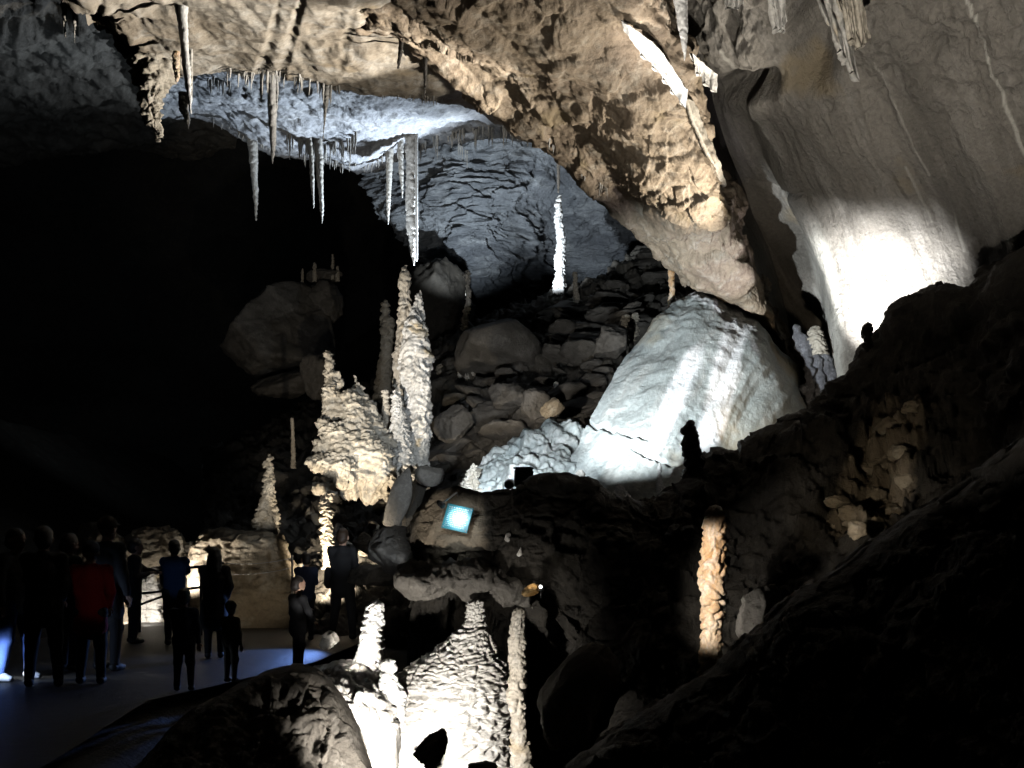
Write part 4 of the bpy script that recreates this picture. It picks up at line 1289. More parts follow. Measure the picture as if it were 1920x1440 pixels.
rk('amber rock glowing below the sign rock', 1000, 1106, 11.4, 40, 18, 41, M_amber, ry=-.35)
rk('cream rock lit in the gap under the dark ridge', 1012, 1062, 12.0, 38, 34, 42, M_calct, rough=.08)
rk('little white rock at the upper end of the lit gap', 951, 1008, 11.85, 13, 20, 43, M_calc, sub=4)
rk('little white rock in the middle of the lit gap', 973, 1034, 11.85, 13, 16, 44, M_calc, sub=4)
rk('pale round rock at the elbow of the crouching visitor', 616, 1204, 11.6, 34, 34, 45, M_calc, rough=.08)
rk('small white rock in the dark hollow by the near mound', 673, 1310, 10.4, 26, 26, 46, M_white, sub=4)
rk('black pointed rock in front of the white cone', 806, 1408, 8.9, 44, 84, 147, M_dark, ry=.5, planes=8)
rk('white wedge of rock in front of the black pointed rock', 792, 1424, 10.4, 50, 40, 148, M_white, ry=-.4, sub=4)
rk('dark rock at the bottom right foot of the cone', 900, 1446, 8.9, 70, 40, 49, M_dark)
rk('grey knobbly rock lit behind the near dark slope', 1420, 1150, 11.2, 84, 110, 51, M_boul, rough=.09, planes=10)
rk('small grey rock wedge beside the lit knobbly rock', 1474, 1112, 11.4, 34, 30, 52, M_boul)
rk('dim leaning slab in the gully right of the ringed column', 1085, 1320, 10.4, 120, 200, 153, M_boul, ry=.5, planes=8, rough=.06)
rk('dim grey rock low in the gully', 1165, 1390, 9.6, 90, 110, 54, M_dark, rough=.06)
for k, (x, y, w) in enumerate(((1715, 762, 40), (1690, 788, 46), (1660, 800, 50), (1618, 885, 44), (1655, 870, 52), (1690, 850, 46), (1570, 945, 40), (1590, 968, 46), (1640, 930, 44), (1665, 960, 40), (1700, 900, 44), (1605, 995, 42), (1560, 985, 30), (1640, 985, 36))):
    h = ray(['dark_ridge'], x, y)
    if h is not None:
        rk('tan knobbly rock in the lit patch on the dark right slope', x, y, h.y + .05, w, w * .8, 60 + k, M_tan, rough=.1, sub=4, rz=k, group='rocks of the lit patch', planes=10)

# rubble: eight stones, an object for each one lying on the slope
VAR = []
for k in range(9):
    w, f = rockshape(300 + k, 4, 8 + k % 4, .10, rnd=.012)
    o = mk('boulder', w, [f], M_boul, origin=(0, 0, 0))
    VAR.append(o.data)
    bpy.data.objects.remove(o)
VARP = []
for k in range(6):
    w, f = rockshape(400 + k, 3, 14, .10)
    o = mk('boulder', w, [f], M_calct, origin=(0, 0, 0))
    VARP.append(o.data)
    bpy.data.objects.remove(o)


def scatter(n, xr, yf, size, label, group, var, seed, surf=SL, flat=.7):
    r = random.Random(seed)
    k = 0
    while k < n:
        x = r.uniform(*xr)
        lo, hi = yf(x)
        y = lo + (hi - lo) * r.random()
        k += 1
        h = ray(surf, x, y)
        if h is None:
            continue
        s = size[0] + (size[1] - size[0]) * r.random()**2.2
        o = bpy.data.objects.new('boulder', r.choice(var))
        C.objects.link(o)
        o.location = (h.x, h.y, h.z + s * .1)
        o.scale = (s * r.uniform(.8, 1.4), s * r.uniform(.7, 1.2), s * flat * r.uniform(.6, 1.1))
        o.rotation_euler = (r.uniform(-.5, .5), r.uniform(-.5, .5), r.uniform(0, 6.3))
        tag(o, label, 'boulder', group)


crest = lin([480, 580, 700, 820, 950, 1080, 1200, 1280], [800, 780, 730, 655, 595, 560, 485, 450])
scatter(88, (820, 1270), lambda x: (crest(x), crest(x) + 130), (.16, .72), 'dark angular boulder high on the rubble slope below the blue-lit wall', 'boulders high on the slope', VAR, 1, flat=.5)
scatter(56, (820, 1150), lambda x: (crest(x) + 130, 900 - (x - 820) * .35), (.14, .6), 'dark grey boulder on the middle of the rubble slope left of the mound', 'boulders on the middle slope', VAR, 2, flat=.55)
scatter(40, (440, 740), lambda x: (crest(x) + 30, 940), (.15, .6), 'dim boulder on the dark slope around the tan cluster', 'boulders around the cluster', VAR, 3)
scatter(34, (570, 740), lambda x: (930, 1090), (.08, .30), 'small tan stone in the lit scree behind the standing person', 'stones of the lit scree', VARP, 4)
scatter(8, (840, 900), lambda x: (885, 925), (.06, .2), 'small cream stone at the left end of the flowstone bank', 'stones by the bank', VARP, 5, surf=['flowstone_bank', 'rubble_slope'])
scatter(8, (1010, 1120), lambda x: (740 - (x - 1010) * .2, 800 - (x - 1010) * .2), (.08, .25), 'small pale stone on the rubble beside the left edge of the mound', 'stones beside the mound', VARP, 6)
# ------------------------------------------------------------------ fittings
M_metal = plain('dark_metal', (.05, .05, .05), .35, .8)
M_steel = plain('worn_steel', (.35, .35, .36), .35, .9)
M_lens = plain('lamp_glass', (.9, .9, .9), .2, emit=(1, .98, .95), es=6)
M_teal = plain('teal_board', (.02, .20, .24), .45)
M_print = plain('white_print', (.4, .5, .5), .5)
M_black = plain('black_plastic', (.02, .02, .022), .5)
M_screen = plain('lit_screen', (.5, .6, .9), .3, emit=(.55, .75, 1), es=5)


def box(c, s, R=None):
    c, s = np.array(c, float), np.array(s, float) / 2
    b = min(s) * .25
    pts = []
    v, f = [], []
    sg = np.array([[x, y, z] for x in (-1, 1) for y in (-1, 1) for z in (-1, 1)])
    # bevelled box: three points at each corner
    for g in sg:
        for k in range(3):
            p = g * (s - b)
            p[k] = g[k] * s[k]
            v.append(p)
    v = np.array(v)
    import bmesh
    bm = bmesh.new()
    for p in v:
        bm.verts.new(p)
    bmesh.ops.convex_hull(bm, input=bm.verts)
    bm.verts.index_update()
    vv = np.array([x.co[:] for x in bm.verts])
    ff = [[y.index for y in x.verts] for x in bm.faces]
    bm.free()
    if R is not None:
        vv = vv @ np.array(R).T
    return vv + c, ff


def tube(pts, r, n=10):
    pts = np.array(pts, float)
    r = np.broadcast_to(r, len(pts))
    v, q = [], []
    for i, p in enumerate(pts):
        t = pts[min(i + 1, len(pts) - 1)] - pts[max(i - 1, 0)]
        t /= np.linalg.norm(t) + 1e-9
        a = np.cross(t, [0.3, .2, .93])
        a /= np.linalg.norm(a)
        b = np.cross(t, a)
        th = np.linspace(0, 2 * np.pi, n, endpoint=False)
        v.append(p + r[i] * (np.cos(th)[:, None] * a + np.sin(th)[:, None] * b))
    v = np.concatenate(v)
    q = gridquads(len(pts), n, True).tolist()
    m = len(v)
    v = np.concatenate([v, pts[:1], pts[-1:]])
    for j in range(n):
        q.append([m, (j + 1) % n, j])
        q.append([m + 1, m - n + j, m - n + (j + 1) % n])
    return v, q


def join(name, parts, mat, parent=None, origin=None, smooth=True):
    V, T, Q, k = [], [], [], 0
    for v, f in parts:
        V.append(v)
        for x in f:
            (T if len(x) == 3 else Q).append([y + k for y in x])
        k += len(v)
    fs = [np.array(x) for x in (T, Q) if len(x)]
    V = np.concatenate(V)
    if parent is not None:
        o = mk(name, V, fs, mat, origin=np.array(parent.location), smooth=smooth)
        o.parent = parent
        o.location = (0, 0, 0)
        return o
    return mk(name, V, fs, mat, origin=origin, smooth=smooth)


def sub(o, parent):
    o.parent = parent
    return o


# the information board
c4 = [ray(['dark_ridge'], *p) for p in ((830, 951), (888, 957), (899, 1005), (840, 1000))]
c4 = [np.array(h if h is not None else P(865, 975, 12)) for h in c4]
ctr = sum(c4) / 4
ax = (c4[1] - c4[0]) + (c4[2] - c4[3])
ax /= np.linalg.norm(ax)
ay = (c4[0] - c4[3]) + (c4[1] - c4[2])
ay -= ax * (ay @ ax)
ay /= np.linalg.norm(ay)
ay = ay + np.array([0, 0, .9])
ay -= ax * (ay @ ax)
ay /= np.linalg.norm(ay)
an = np.cross(ax, ay)
if an[1] > 0:
    an = -an
ctr = ctr + an * .17
q_ = math.radians(7)
ax, ay = ax * math.cos(q_) - ay * math.sin(q_), ay * math.cos(q_) + ax * math.sin(q_)
Rb = np.stack([ax, an, ay], 1)
sg = empty('information_board', ctr, 'teal information board with white writing on the sign rock', 'sign')
W_, H_ = .33, .31
join('board', [box(ctr, (W_, .02, H_), Rb)], M_teal, sg, smooth=False)
ln = []
rr = random.Random(3)
for i in range(11):
    z = H_ / 2 - .035 - i * .0235
    x = -W_ / 2 + .03
    while x < W_ / 2 - .05:
        w = rr.uniform(.010, .03)
        ln.append(box(ctr + ax * (x + w / 2) + ay * z + an * .0115, (w, .003, .006 if i else .013), Rb))
        x += w + .011
join('lettering', ln, M_print, sg, smooth=False)
for i, (a, b) in enumerate(((-1, 1), (1, 1), (-1, -1), (1, -1))):
    p = ctr + ax * a * (W_ / 2 - .02) + ay * b * (H_ / 2 - .02)
    join('bolt', [tube([p + an * .022, p - an * .3], .008, 8)], M_steel, sg)

# its lamp on an arm
a0 = ray(['dark_ridge'], 858, 932)
a0 = np.array(a0 if a0 is not None else P(858, 932, 12))
hd = P(826, 945, a0[1] - .62)
lp = empty('picture_lamp', a0, 'small dark lamp on a thin arm above the teal board', 'lamp')
join('arm', [tube([a0 + [0, .1, 0], a0 + [0, -.12, .05], hd], .011)], M_steel, lp)
td = ctr - hd
td /= np.linalg.norm(td)
join('head', [tube([hd - td * .07, hd - td * .02, hd + td * .05], [.02, .035, .04], 16)], M_metal, lp)
lens_ = join('lens', [tube([hd + td * .05, hd + td * .056], .032, 16)], M_lens, lp)


def floodlight(label, px, py, d, tx, ty, td_, s=.07):
    p = P(px, py, d)
    t = P(tx, ty, td_) - p
    t /= np.linalg.norm(t)
    e = empty('floodlight', p - np.array([0, 0, s * 1.8]), label, 'lamp')
    join('housing', [tube([p - t * s * 1.3, p - t * s * 1.1, p, p + t * s * .9], [s * .5, s * .85, s, s * 1.05], 18)], M_metal, e)
    join('lens', [tube([p + t * s * .9, p + t * s * .96], s * .85, 18)], M_lens, e)
    join('bracket', [tube([p + np.array([s * 1.1, 0, 0]), p + np.array([s * 1.1, 0, -s * 1.6]), p + np.array([-s * 1.1, 0, -s * 1.6]), p + np.array([-s * 1.1, 0, 0])], s * .12, 8), tube([p - np.array([0, 0, s * 1.5]), p - np.array([0, 0, s * 6])], s * .2, 8)], M_steel, e)


floodlight('small floodlight on the ridge left of the dark box', 955, 908, 13.4, 1000, 860, 17)
floodlight('small floodlight left of the dark hood on the ridge', 1056, 912, 13.4, 1040, 860, 16, .05)
floodlight('small floodlight under the dark hood on the ridge', 1076, 914, 13.5, 1090, 880, 16, .04)
floodlight('small floodlight right of the dark hood on the ridge', 1094, 910, 13.4, 1130, 860, 16, .05)
floodlight('small floodlight at the foot of the black silhouetted stalagmite', 1258, 921, 14.2, 1240, 890, 15, .05)
floodlight('tiny bright lamp in the dark below the amber rock', 1014, 1100, 11.2, 1000, 1104, 10.5, .022)

bx = P(982, 905, 12.9)
e = empty('equipment_box', bx, 'black rectangular equipment box on the crest of the dark ridge', 'box')
join('case', [box(bx + [0, 0, .06], (.25, .2, .24))], M_black, e, smooth=False)
join('lid', [box(bx + [0, 0, .19], (.27, .22, .02))], M_black, e, smooth=False)
hp = P(1075, 908, 13.2)
e = empty('lamp_hood', hp, 'black arched hood shielding lamps on the ridge', 'hood')
th = np.linspace(0, np.pi, 20)
out = []
for r0 in (.135, .115):
    for dy in (0, .22):
        out.append(np.stack([hp[0] + r0 * np.cos(th), hp[1] + dy + 0 * th, hp[2] + .0 + r0 * np.sin(th)], 1))
vv = np.concatenate([out[0], out[1], out[3], out[2]])
qs = gridquads(4, 20).tolist() + [[60 + j, 60 + j + 1, j + 1, j] for j in range(19)]
join('shell', [(vv, qs)], M_black, e)
join('back_plate', [(np.concatenate([out[0][:, :] + [0, .005, 0]]), [[0, j, j + 1] for j in range(1, 19)])], M_black, e)

# railing by the niche
g0 = np.array([P(225, 1000, 17.2)[0], 17.2, 0])
rl = empty('railing', (g0[0], g0[1], 0), 'dark metal railing with two bars in front of the bright niche', 'railing')
pA, pB = P(170, 1085, 17.8), P(262, 1074, 17.0)
pC, pD = P(377, 1062, 16.4), P(420, 1056, 16.6)
for nm, dz in (('top_rail', 0), ('lower_rail', -.36)):
    join(nm, [tube([pA + [0, 0, dz], pB + [0, 0, dz], pC + [0, 0, dz * .97], pD + [0, 0, dz * .97]], .022)], M_metal, rl)
join('brace', [tube([P(262, 1134, 17.0), P(333, 1108, 16.6)], .02)], M_metal, rl)
for p in (pA, pB, pC):
    join('post', [tube([p, [p[0], p[1], -.1]], .024)], M_metal, rl)
pp = P(330, 1128, 16.7)
join('post', [tube([P(332, 1070, 16.65), [pp[0], pp[1], -.1]], .02)], M_metal, rl)

# rope barrier running right from the railing
rb = empty('rope_barrier', (P(545, 1050, 16.9)[0], 16.9, 0), 'thin sagging cable barrier in front of the long boulder', 'barrier')
for y0, y1 in ((1056, 1046), (1076, 1064)):
    a, b = P(420, y0, 16.6), P(548, y1, 16.9)
    t = np.linspace(0, 1, 14)[:, None]
    pts = a + (b - a) * t
    pts[:, 2] -= .05 * (1 - (2 * t[:, 0] - 1)**2)
    join('cable', [tube(pts, .006, 6)], M_steel, rb)
p = P(548, 1044, 16.9)
join('post', [tube([p + [0, 0, .03], [p[0], p[1], -.1]], .02)], M_steel, rb)


# ------------------------------------------------------------------ visitors
def cloth(name, col, bump=.5):
    return plain(name, col, .85, bump=bump, scale=90)


SKIN = plain('skin', (.45, .28, .2), .5, bump=.1)
CL = {k: cloth(k + '_cloth', c) for k, c in dict(black=(.012, .012, .014), navy=(.015, .022, .05), blue=(.02, .07, .22), red=(.42, .015, .015), grey=(.06, .06, .06), denim=(.12, .2, .48), brown=(.05, .035, .025), khaki=(.10, .085, .06), white=(.4, .4, .4), green=(.03, .04, .03)).items()}
HAIR = {k: plain(k + '_hair', c, .5, bump=.6, scale=120) for k, c in dict(dark=(.02, .015, .012), grey=(.16, .15, .14), blond=(.18, .13, .07), brown=(.05, .03, .018)).items()}
SHOE = {k: plain(k + '_shoe', c, .6) for k, c in dict(dark=(.02, .02, .02), white=(.6, .6, .6)).items()}


def hand(w, d, up, side, h, curl=.5):
    """palm, four unequal bent fingers and a thumb, from wrist w along d"""
    d = d / np.linalg.norm(d)
    s = np.cross(d, up)
    s /= np.linalg.norm(s) + 1e-9
    n = np.cross(s, d)
    s = s * side
    k = h / 1.72
    L = [(w, w + d * .045 * k, .022 * k, .03 * k, (1, 1, 1)), (w + d * .03 * k - s * .012 * k, w + d * .075 * k - s * .018 * k, .02 * k, .019 * k), (w + d * .03 * k + s * .014 * k, w + d * .078 * k + s * .018 * k, .02 * k, .019 * k)]
    for i, (o, l) in enumerate(((.030, .072), (.0105, .08), (-.0105, .075), (-.030, .058))):
        b = w + (d * .083 + s * o) * k
        m = b + (d * math.cos(curl * .6) - n * math.sin(curl * .6)) * l * .5 * k
        e_ = m + (d * math.cos(curl * 1.6) - n * math.sin(curl * 1.6)) * l * .5 * k
        L += [(b, m, .0092 * k, .0086 * k), (m, e_, .0086 * k, .007 * k)]
    b = w + (d * .028 + s * .03) * k
    m = b + (d * .6 + s * .62 - n * .3) * .038 * k
    e_ = m + (d * .85 + s * .15 - n * .4) * .032 * k
    L += [(b, m, .0125 * k, .0105 * k), (m, e_, .0105 * k, .008 * k)]
    return capsmesh(L, .0052 * k, k=.006, pad=.015)


def person(label, px, d, h, yaw, top, legs, hair='dark', style='short', shoe='dark', arms=('down', 'down'), stance=.0, coat=0, headturn=0, lean=0, bag=None, hold=None, wide=1.0, dx=0, dy=0, group='visitors on the path', footy=None):
    base = np.array([(px - CX) / F * d, d, 0.012])
    e = lambda *a: np.array(a, float) * h
    ch = 1 if h > 1.35 else 1.12             # children have larger heads
    zs = .815 if h > 1.35 else .78
    S = stance
    hipL, hipR = e(-.05, 0, .505), e(.05, 0, .505)
    knL, knR = e(-.055 - S * .3, .02 + S * .35, .28), e(.055 + S * .3, .02 - S * .2, .28)
    anL, anR = e(-.058 - S * .55, S * .5, .042), e(.058 + S * .55, -S * .5, .042)
    ln_ = np.array([0, lean * h, 0])
    chest, belly, pel = e(0, 0, .72) + ln_ * .7, e(0, .005, .61) + ln_ * .3, e(0, 0, .53)
    shL, shR = e(-.096 * wide, 0, zs - .008) + ln_, e(.096 * wide, 0, zs - .008) + ln_
    nk = e(0, 0, zs + .03) + ln_
    hc = e(0, .012, .93 - (.01 if ch > 1 else 0)) + ln_ * 1.15
    hr = .056 * ch
    ARM = {'down': ((-.035, .0, -.165), (-.005, .035, -.14)), 'bent': ((-.04, -.02, -.16), (.05, .13, .03)), 'phone': ((-.03, .05, -.14), (.06, .10, .10)), 'out': ((-.09, .02, -.13), (-.06, .05, -.11)), 'pocket': ((-.035, -.03, -.15), (.025, .07, -.11)), 'reach': ((-.04, .10, -.10), (.0, .14, -.03))}
    A = []
    for sd, sh, nm in ((-1, shL, arms[0]), (1, shR, arms[1])):
        (u, w) = ARM[nm]
        el = sh + e(u[0] * -sd * -1 if sd < 0 else -u[0], u[1], u[2])
        wr = el + e(w[0] if sd < 0 else -w[0], w[1], w[2])
        A.append((sh, el, wr, sd))
    Rz = np.array(Matrix.Rotation(yaw, 3, 'Z'))
    p0 = bpy.data.objects  # noqa
    V, Q = [], []

    def add(v, q):
        Q.append(q + sum(len(x) for x in V))
        V.append(v)
    ht = np.array(Matrix.Rotation(headturn, 3, 'Z'))
    H = lambda x, y, z: hc + ht @ (np.array([x, y, z]) * h * ch)
    core = [(pel, belly, .075 * h, .07 * h, (1.15, .85, 1)), (belly, chest, .07 * h, .078 * h, (1.2, .85, 1)), (shL, shR, .04 * h, .04 * h), (chest, nk, .06 * h, .032 * h), (nk - e(0, 0, .03), hc - e(0, .0, .03), .032 * h, .03 * h),
            (H(0, -.006, .012), H(0, .0, .02), hr * h, hr * h, (.9, 1.08, 1.08)), (H(0, .018, -.035), H(0, .03, -.045), .036 * h * ch, .026 * h * ch),
            (H(0, .056, .0), H(0, .068, -.014), .006 * h, .0095 * h), (H(-.052, -.004, .004), H(-.053, -.008, -.014), .011 * h, .008 * h), (H(.052, -.004, .004), H(.053, -.008, -.014), .011 * h, .008 * h),
            (H(-.022, .052, .014), H(.022, .052, .014), .009 * h, .009 * h), (H(-.012, .055, -.03), H(.012, .055, -.03), .008 * h, .008 * h)]
    for a, b, c in ((hipL, knL, anL), (hipR, knR, anR)):
        core += [(a, b, .05 * h, .036 * h), (b, c, .034 * h, .022 * h), (c, c + e(0, .07, -.025), .022 * h, .018 * h)]
    for sh, el, wr, sd in A:
        core += [(sh, el, .032 * h, .025 * h), (el, wr, .024 * h, .017 * h)]
    v, q = capsmesh(core, .0125, k=.02)
    add(v, q)
    for sh, el, wr, sd in A:
        v, q = hand(wr, wr - el, np.array([0, 0, 1.0]) if abs((wr - el)[2]) < .1 * h else np.array([0, 1.0, 0]), sd, h)
        add(v, q)
    v = np.concatenate(V) @ Rz.T + base
    o = mk('person', v, [np.concatenate(Q)], SKIN, origin=base)
    tag(o, label, 'person', group)

    def wear(nm, L, mat, k=.03, hh=.016, wr=.006):
        v, q = capsmesh(L, hh, k=k)
        n = norms(v, q)
        v = v + n * (wr * fbm(v * np.array([9, 9, 6]) + px, 3))[:, None]
        c = mk(nm, v @ Rz.T, [q], mat, origin=(0, 0, 0))
        c.parent = o
        return c
    lo = pel - e(0, 0, .02 + coat)
    J = [(lo, belly, (.088 + coat * .12) * h, .084 * h, (1.2, .92, 1)), (belly, chest, .084 * h, .09 * h, (1.22, .9, 1)), (shL, shR, .043 * h, .043 * h), (chest, nk - e(0, 0, .02), .072 * h, .045 * h)]
    for sh, el, wr, sd in A:
        J += [(sh, el, .043 * h, .035 * h), (el, el + (wr - el) * .93, .034 * h, .026 * h)]
    wear('jacket', J, CL[top])
    T = []
    for a, b, c in ((hipL, knL, anL), (hipR, knR, anR)):
        T += [(a, b, .061 * h, .045 * h), (b, c + e(0, 0, .005), .043 * h, .031 * h)]
    T += [(hipL, hipR, .066 * h, .066 * h)]
    wear('trousers', T, CL[legs])
    for c in (anL, anR):
        wear('shoe', [(c + e(0, -.012, -.018), c + e(0, .03, -.018), .03 * h, .027 * h), (c + e(0, .03, -.022), c + e(0, .082, -.026), .026 * h, .02 * h)], SHOE[shoe], wr=.0, hh=.01)
    if style in ('short', 'long'):
        L = [(H(0, -.012, .03), H(0, -.006, .034), hr * h * 1.04, hr * h * 1.04, (.95, 1.06, .98)), (H(0, -.03, -.01), H(0, -.028, .0), hr * h * .9, hr * h * .9)]
        if style == 'long':
            L += [(H(-.035, -.03, 0), H(-.045, -.03, -.14), .032 * h, .03 * h), (H(.035, -.03, 0), H(.045, -.03, -.14), .032 * h, .03 * h), (H(0, -.04, 0), H(0, -.045, -.15), .045 * h, .04 * h)]
        wear('hair', L, HAIR[hair], k=.015, hh=.012, wr=.006)
    else:
        hatc = CL[hair] if hair in CL else HAIR[hair]
        L = [(H(0, -.008, .034), H(0, -.004, .04), hr * h * 1.08, hr * h * 1.06, (.98, 1.08, .95))]
        if style == 'cap':
            L += [(H(-.02, .05, .036), H(.02, .05, .036), .03 * h, .03 * h, (1, 1.2, .3))]
        if style == 'hood':
            L += [(H(0, -.03, -.05), H(0, -.02, .0), hr * h * 1.1, hr * h * 1.12)]
        wear('hat', L, hatc, k=.015, hh=.012, wr=.004)
    if bag:
        bg_ = [(belly + e(-.02, -.11, -.02), chest + e(-.02, -.12, .0), .06 * h, .05 * h, (1.2, .7, 1))] if bag == 'back' else [(belly + e(-.13, -.02, -.10), belly + e(-.13, -.02, -.0), .055 * h, .05 * h, (.7, 1.2, 1))]
        v, q = capsmesh(bg_, .016, k=.03)
        b_ = mk('shoulder_bag' if bag != 'back' else 'rucksack', (v @ Rz.T) + base, [q], CL['black'])
        tag(b_, label.split(' ')[0] + ' dark bag carried by the ' + ' '.join(label.split(' ')[1:])[:60], 'bag')
    if hold == 'phone':
        wr, el = A[1][2], A[1][1]
        p = (wr + (wr - el) / np.linalg.norm(wr - el) * .09 * h / 1.7 + np.array([0, .02, .02])) @ Rz.T + base
        ph = empty('phone', p, 'bright phone held up in front of the long boulder', 'phone')
        join('case', [box(p, (.075, .012, .15), Rz)], M_black, ph, smooth=False)
        nrm = Rz @ np.array([0, -1, 0])
        join('screen', [box(p + nrm * .0075, (.067, .003, .138), Rz)], M_screen, ph, smooth=False)
    return o


PI = math.pi
person('person at the left edge in blue jeans and white trainers lit by a torch', 28, 11.4, 1.72, -1.9, 'black', 'denim', shoe='white', arms=('bent', 'down'), stance=.06)
person('person in a black coat second from the left edge', 82, 10.9, 1.74, .4, 'black', 'black', arms=('down', 'pocket'), stance=.05, coat=.05)
person('person in dark green between the black coat and the red jacket', 128, 12.2, 1.66, -.6, 'green', 'black', hair='brown', arms=('bent', 'down'))
person('person in a red jacket and dark blue woolly hat', 170, 11.1, 1.57, .15, 'red', 'black', hair='navy', style='beanie', arms=('pocket', 'pocket'), coat=.10, wide=1.12, stance=.03)
person('tall person in a long grey coat right behind the red jacket', 200, 12.2, 1.86, -.3, 'grey', 'black', hair='khaki', style='cap', arms=('down', 'down'), coat=.12, stance=.04)
person('person in black leaning forward beside the railing end', 248, 15.2, 1.58, -1.0, 'black', 'black', hair='dark', arms=('reach', 'bent'), lean=.02, coat=.06, wide=1.15)
person('person in a blue jacket leaning at the railing', 327, 15.0, 1.56, .5, 'blue', 'navy', hair='dark', arms=('bent', 'reach'))
person('person with long dark hair in a long black coat', 402, 13.4, 1.47, .3, 'black', 'black', style='long', arms=('pocket', 'pocket'), coat=.16, wide=1.05)
person('grey-haired person in dark clothes, front child-sized figure', 345, 10.6, 1.08, .2, 'navy', 'black', hair='grey', arms=('down', 'down'), stance=.02)
person('small child in a pale cap and khaki jacket', 432, 11.2, .90, -.4, 'khaki', 'grey', hair='khaki', style='cap', arms=('down', 'down'))
person('person crouching by the near mound in a dark jacket', 558, 12.2, 1.14, -.9, 'black', 'black', hair='dark', arms=('bent', 'out'), coat=.08, wide=1.3)
person('person standing alone in black with a shoulder bag', 642, 15.9, 1.74, -.15, 'black', 'black', hair='brown', arms=('pocket', 'pocket'), stance=.10, coat=.05, bag='side', wide=1.05)
person('person holding up a bright phone before the long boulder', 574, 15.6, 1.36, .5, 'navy', 'black', hair='dark', arms=('down', 'phone'), hold='phone')
# ------------------------------------------------------------------ camera, world, lamps
cam = bpy.data.cameras.new('camera')
co = bpy.data.objects.new('camera', cam)
C.objects.link(co)
co.location = (0, 0, EYE)
co.rotation_euler = (math.radians(90), 0, 0)
cam.sensor_width = 36
cam.lens = 36 * F / 1920
cam.shift_y = (HY - 720) / 1920
cam.clip_end = 300
sc.camera = co

wd = bpy.data.worlds.new('World')
sc.world = wd
wd.use_nodes = True
bg = wd.node_tree.nodes['Background']
bg.inputs[0].default_value = (1, .88, .7, 1)
bg.inputs[1].default_value = .0018

WARM, NEUT, COOL, BLUE, VIO = (1, .87, .68), (1, .95, .88), (.80, .90, 1), (.66, .82, 1), (.62, .6, 1)


def spot(name, p, t, W, col, ang, blend=.5, rad=.06):
    l = bpy.data.lights.new(name, 'SPOT')
    l.energy = W
    l.color = col
    l.spot_size = math.radians(ang)
    l.spot_blend = blend
    l.shadow_soft_size = rad
    o = bpy.data.objects.new(name, l)
    C.objects.link(o)
    if t[2] is None:
        h = ray(list(BV), t[0], t[1])
        t = (t[0], t[1], h.y if h is not None else 18)
    a, b = Vector(P(*p)), Vector(P(*t))
    o.location = a
    o.rotation_euler = (b - a).to_track_quat('-Z', 'Y').to_euler()
    return o


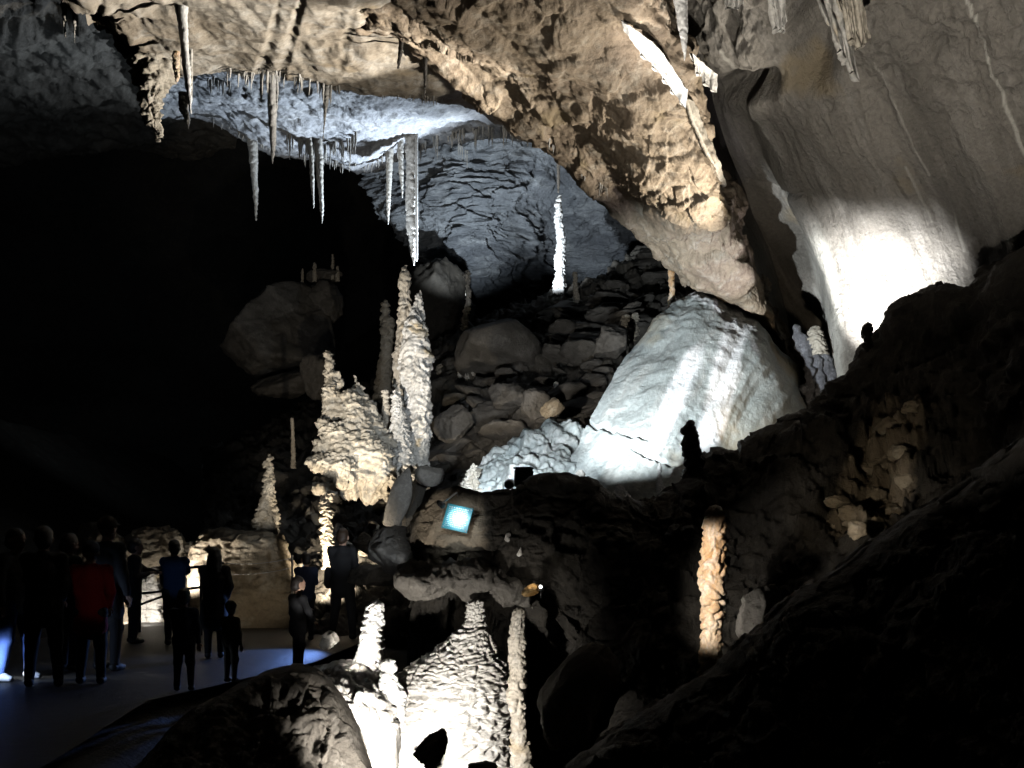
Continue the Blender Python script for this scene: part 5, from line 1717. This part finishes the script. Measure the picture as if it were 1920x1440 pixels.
LAMPS = [
    ('wall_lamp', (1604, 748, 17.5), (1632, 664, 17.55), 2900, (.96, .98, 1), 74, .8),
    ('arch_lamp', (1570, 660, 15.8), (1080, 110, 15), 2100, (1, .94, .84), 66, .7),
    ('panel_lamp', (1570, 660, 15.8), (390, 70, 15.5), 8500, (1, .95, .87), 30, .5),
    ('upper_wall_lamp', (1660, 1400, 5.0), (1690, 30, 12.5), 3900, (1, .95, .87), 46, .9),
    ('inner_ceiling_lamp', (870, 600, 25.2), (610, 200, 23), 3600, (.74, .86, 1), 88, .8),
    ('back_wall_lamp', (870, 560, 33), (840, 350, None), 2800, (.78, .89, 1), 66, .8),
    ('cluster_lamp', (450, 1000, 14.6), (735, 690, 19.5), 1500, (1, .95, .86), 42, .7),
    ('left_stalagmite_lamp', (430, 1000, 15.5), (505, 910, 19.2), 260, (1, .94, .83), 26, .5),
    ('mound_lamp', (1000, 880, 12.4), (1250, 690, None), 4400, (.84, .93, 1), 45, .7),
    ('mound_beam', (1000, 880, 12.4), (1385, 630, None), 2200, (.95, .97, 1), 6.5, .9),  # first of five narrow spots added to brighten the white streaks
    ('column_lamp', (960, 540, DCOL - 3.5), (1049, 455, DCOL), 2800, COOL, 46, .4),
    ('cone_lamp', (738, 1450, 9.15), (800, 1300, None), 620, (1, .97, .93), 104, .7),
    ('white_stalagmite_lamp', (652, 1250, 11.0), (702, 1180, 11.7), 60, NEUT, 90, .5),
    ('amber_lamp', (1130, 1085, 8.7), (1337, 1098, 10.2), 330, NEUT, 40, .4),
    ('patch_lamp', (1400, 1000, 9.6), (1640, 890, None), 100, WARM, 34, .5),
    ('niche_lamp', (275, 1176, 18.0), (290, 1090, 19.5), 260, NEUT, 110, .4),
    ('boulder_lamp', (300, 1120, 17.2), (380, 1050, 18.0), 260, NEUT, 74, .7),
    ('flash_lamp', (-40, 1245, 10.9), (40, 1235, 11.4), 22, (.5, .66, 1), 90, .6),
    ('sign_lamp', (838, 940, 11.25), (864, 985, None), 22, COOL, 56, .8),
    ('floor_lamp', (608, 1118, 14.8), (508, 1215, 13.8), 160, (.2, .38, 1), 74, .6),
    ('grey_rock_lamp', (800, 1070, 13.0), (735, 1040, 15.5), 260, COOL, 50, .6),
    ('foot_lamp', (585, 1120, 17.0), (665, 1000, 19), 850, WARM, 84, .6),
    ('slope_fill', (860, 800, 17), (1030, 660, 25), 800, (1, .95, .88), 60, .9),
    ('left_fill', (100, 500, 20), (120, 180, 26), 260, BLUE, 120, .9),
    ('violet_lamp', (1480, 700, 17.5), (1320, 450, 18.0), 150, (.9, .86, 1), 50, .8),
    ('small_gap_lamp', (995, 1092, 11.2), (1012, 1060, 11.9), 5, NEUT, 90, .5),
    ('gully_lamp', (1330, 1180, 10.6), (1425, 1150, 11.2), 14, NEUT, 60, .5),
    ('near_mound_spill', (740, 1440, 8.2), (590, 1400, 9.1), 85, NEUT, 60, .7),  # unseen spot added to imitate the cone lamp's spill
    ('sign_beam', (838, 940, 11.25), (864, 978, None), 240, COOL, 22, .9),
    ('mound_beam_b', (1000, 880, 12.4), (1360, 720, None), 2200, (.95, .97, 1), 6.5, .9),  # this and the next three: more spots added along the streaks
    ('mound_beam_c', (1000, 880, 12.4), (1332, 815, None), 1600, (.95, .97, 1), 6.5, .9),
    ('mound_beam_d', (1000, 880, 12.4), (1300, 670, None), 1900, (.95, .97, 1), 6.5, .9),
    ('mound_beam_e', (1000, 880, 12.4), (1258, 760, None), 1700, (.95, .97, 1), 6.5, .9),
    ('drapery_fill', (1130, 890, 12.4), (1255, 110, 13.6), 3400, NEUT, 18, .7),  # unseen spot added to brighten the white drapery
    ('boulder_dim', (300, 1000, 15), (540, 640, 34), 420, NEUT, 30, .8),
    ('bank_lamp', (950, 880, 13.2), (955, 865, 16.4), 900, COOL, 74, .7),
    ('mound_side_fill', (1440, 838, 15.3), (1452, 750, 18), 110, (1, .85, .66), 100, .8),  # unseen warm spot added to tint the mound's right side brown
    ('pair_fill', (560, 1000, 15.2), (775, 670, 19.7), 900, (.97, .97, 1), 22, .7),  # unseen spot added to lift the central pair
    ('pendant_fill', (520, 800, 22), (762, 370, 25.2), 1500, COOL, 15, .6),  # unseen spot added to brighten the ribbed stalactite group
    ('strip_lamp', (-60, 1248, 11.7), (140, 1274, 11.5), 90, (.85, .92, 1), 26, .5),
    ('jacket_fill', (620, 1010, 5.5), (170, 1110, 11.1), 26, NEUT, 6, .6),  # unseen narrow spot added so the red jacket shows
    ('jacket_fill_blue', (620, 1010, 5.5), (330, 1085, 15), 100, COOL, 3.5, .6),  # the same kind of added spot, for the blue jacket
    ('arch_fill', (1005, 885, 12.3), (1060, 170, 15), 130, (1, .92, .8), 50, .9),
    ('hall_fill', (300, 640, 36), (60, 640, 56), 500, BLUE, 120, 1.0),  # unseen dim light added to bring out faint forms in the hall
    ('boulder_fill', (470, 1190, 15.7), (470, 1050, 18), 26, WARM, 70, .8),
]
for a in LAMPS:
    spot(*a)

sc.view_settings.view_transform = 'Standard'
sc.view_settings.look = 'None'
sc.view_settings.exposure = 0
sc.view_settings.gamma = 1
sc.cycles.max_bounces = 3
sc.cycles.diffuse_bounces = 0
sc.cycles.use_denoising = True
sc.cycles.sample_clamp_indirect = 4
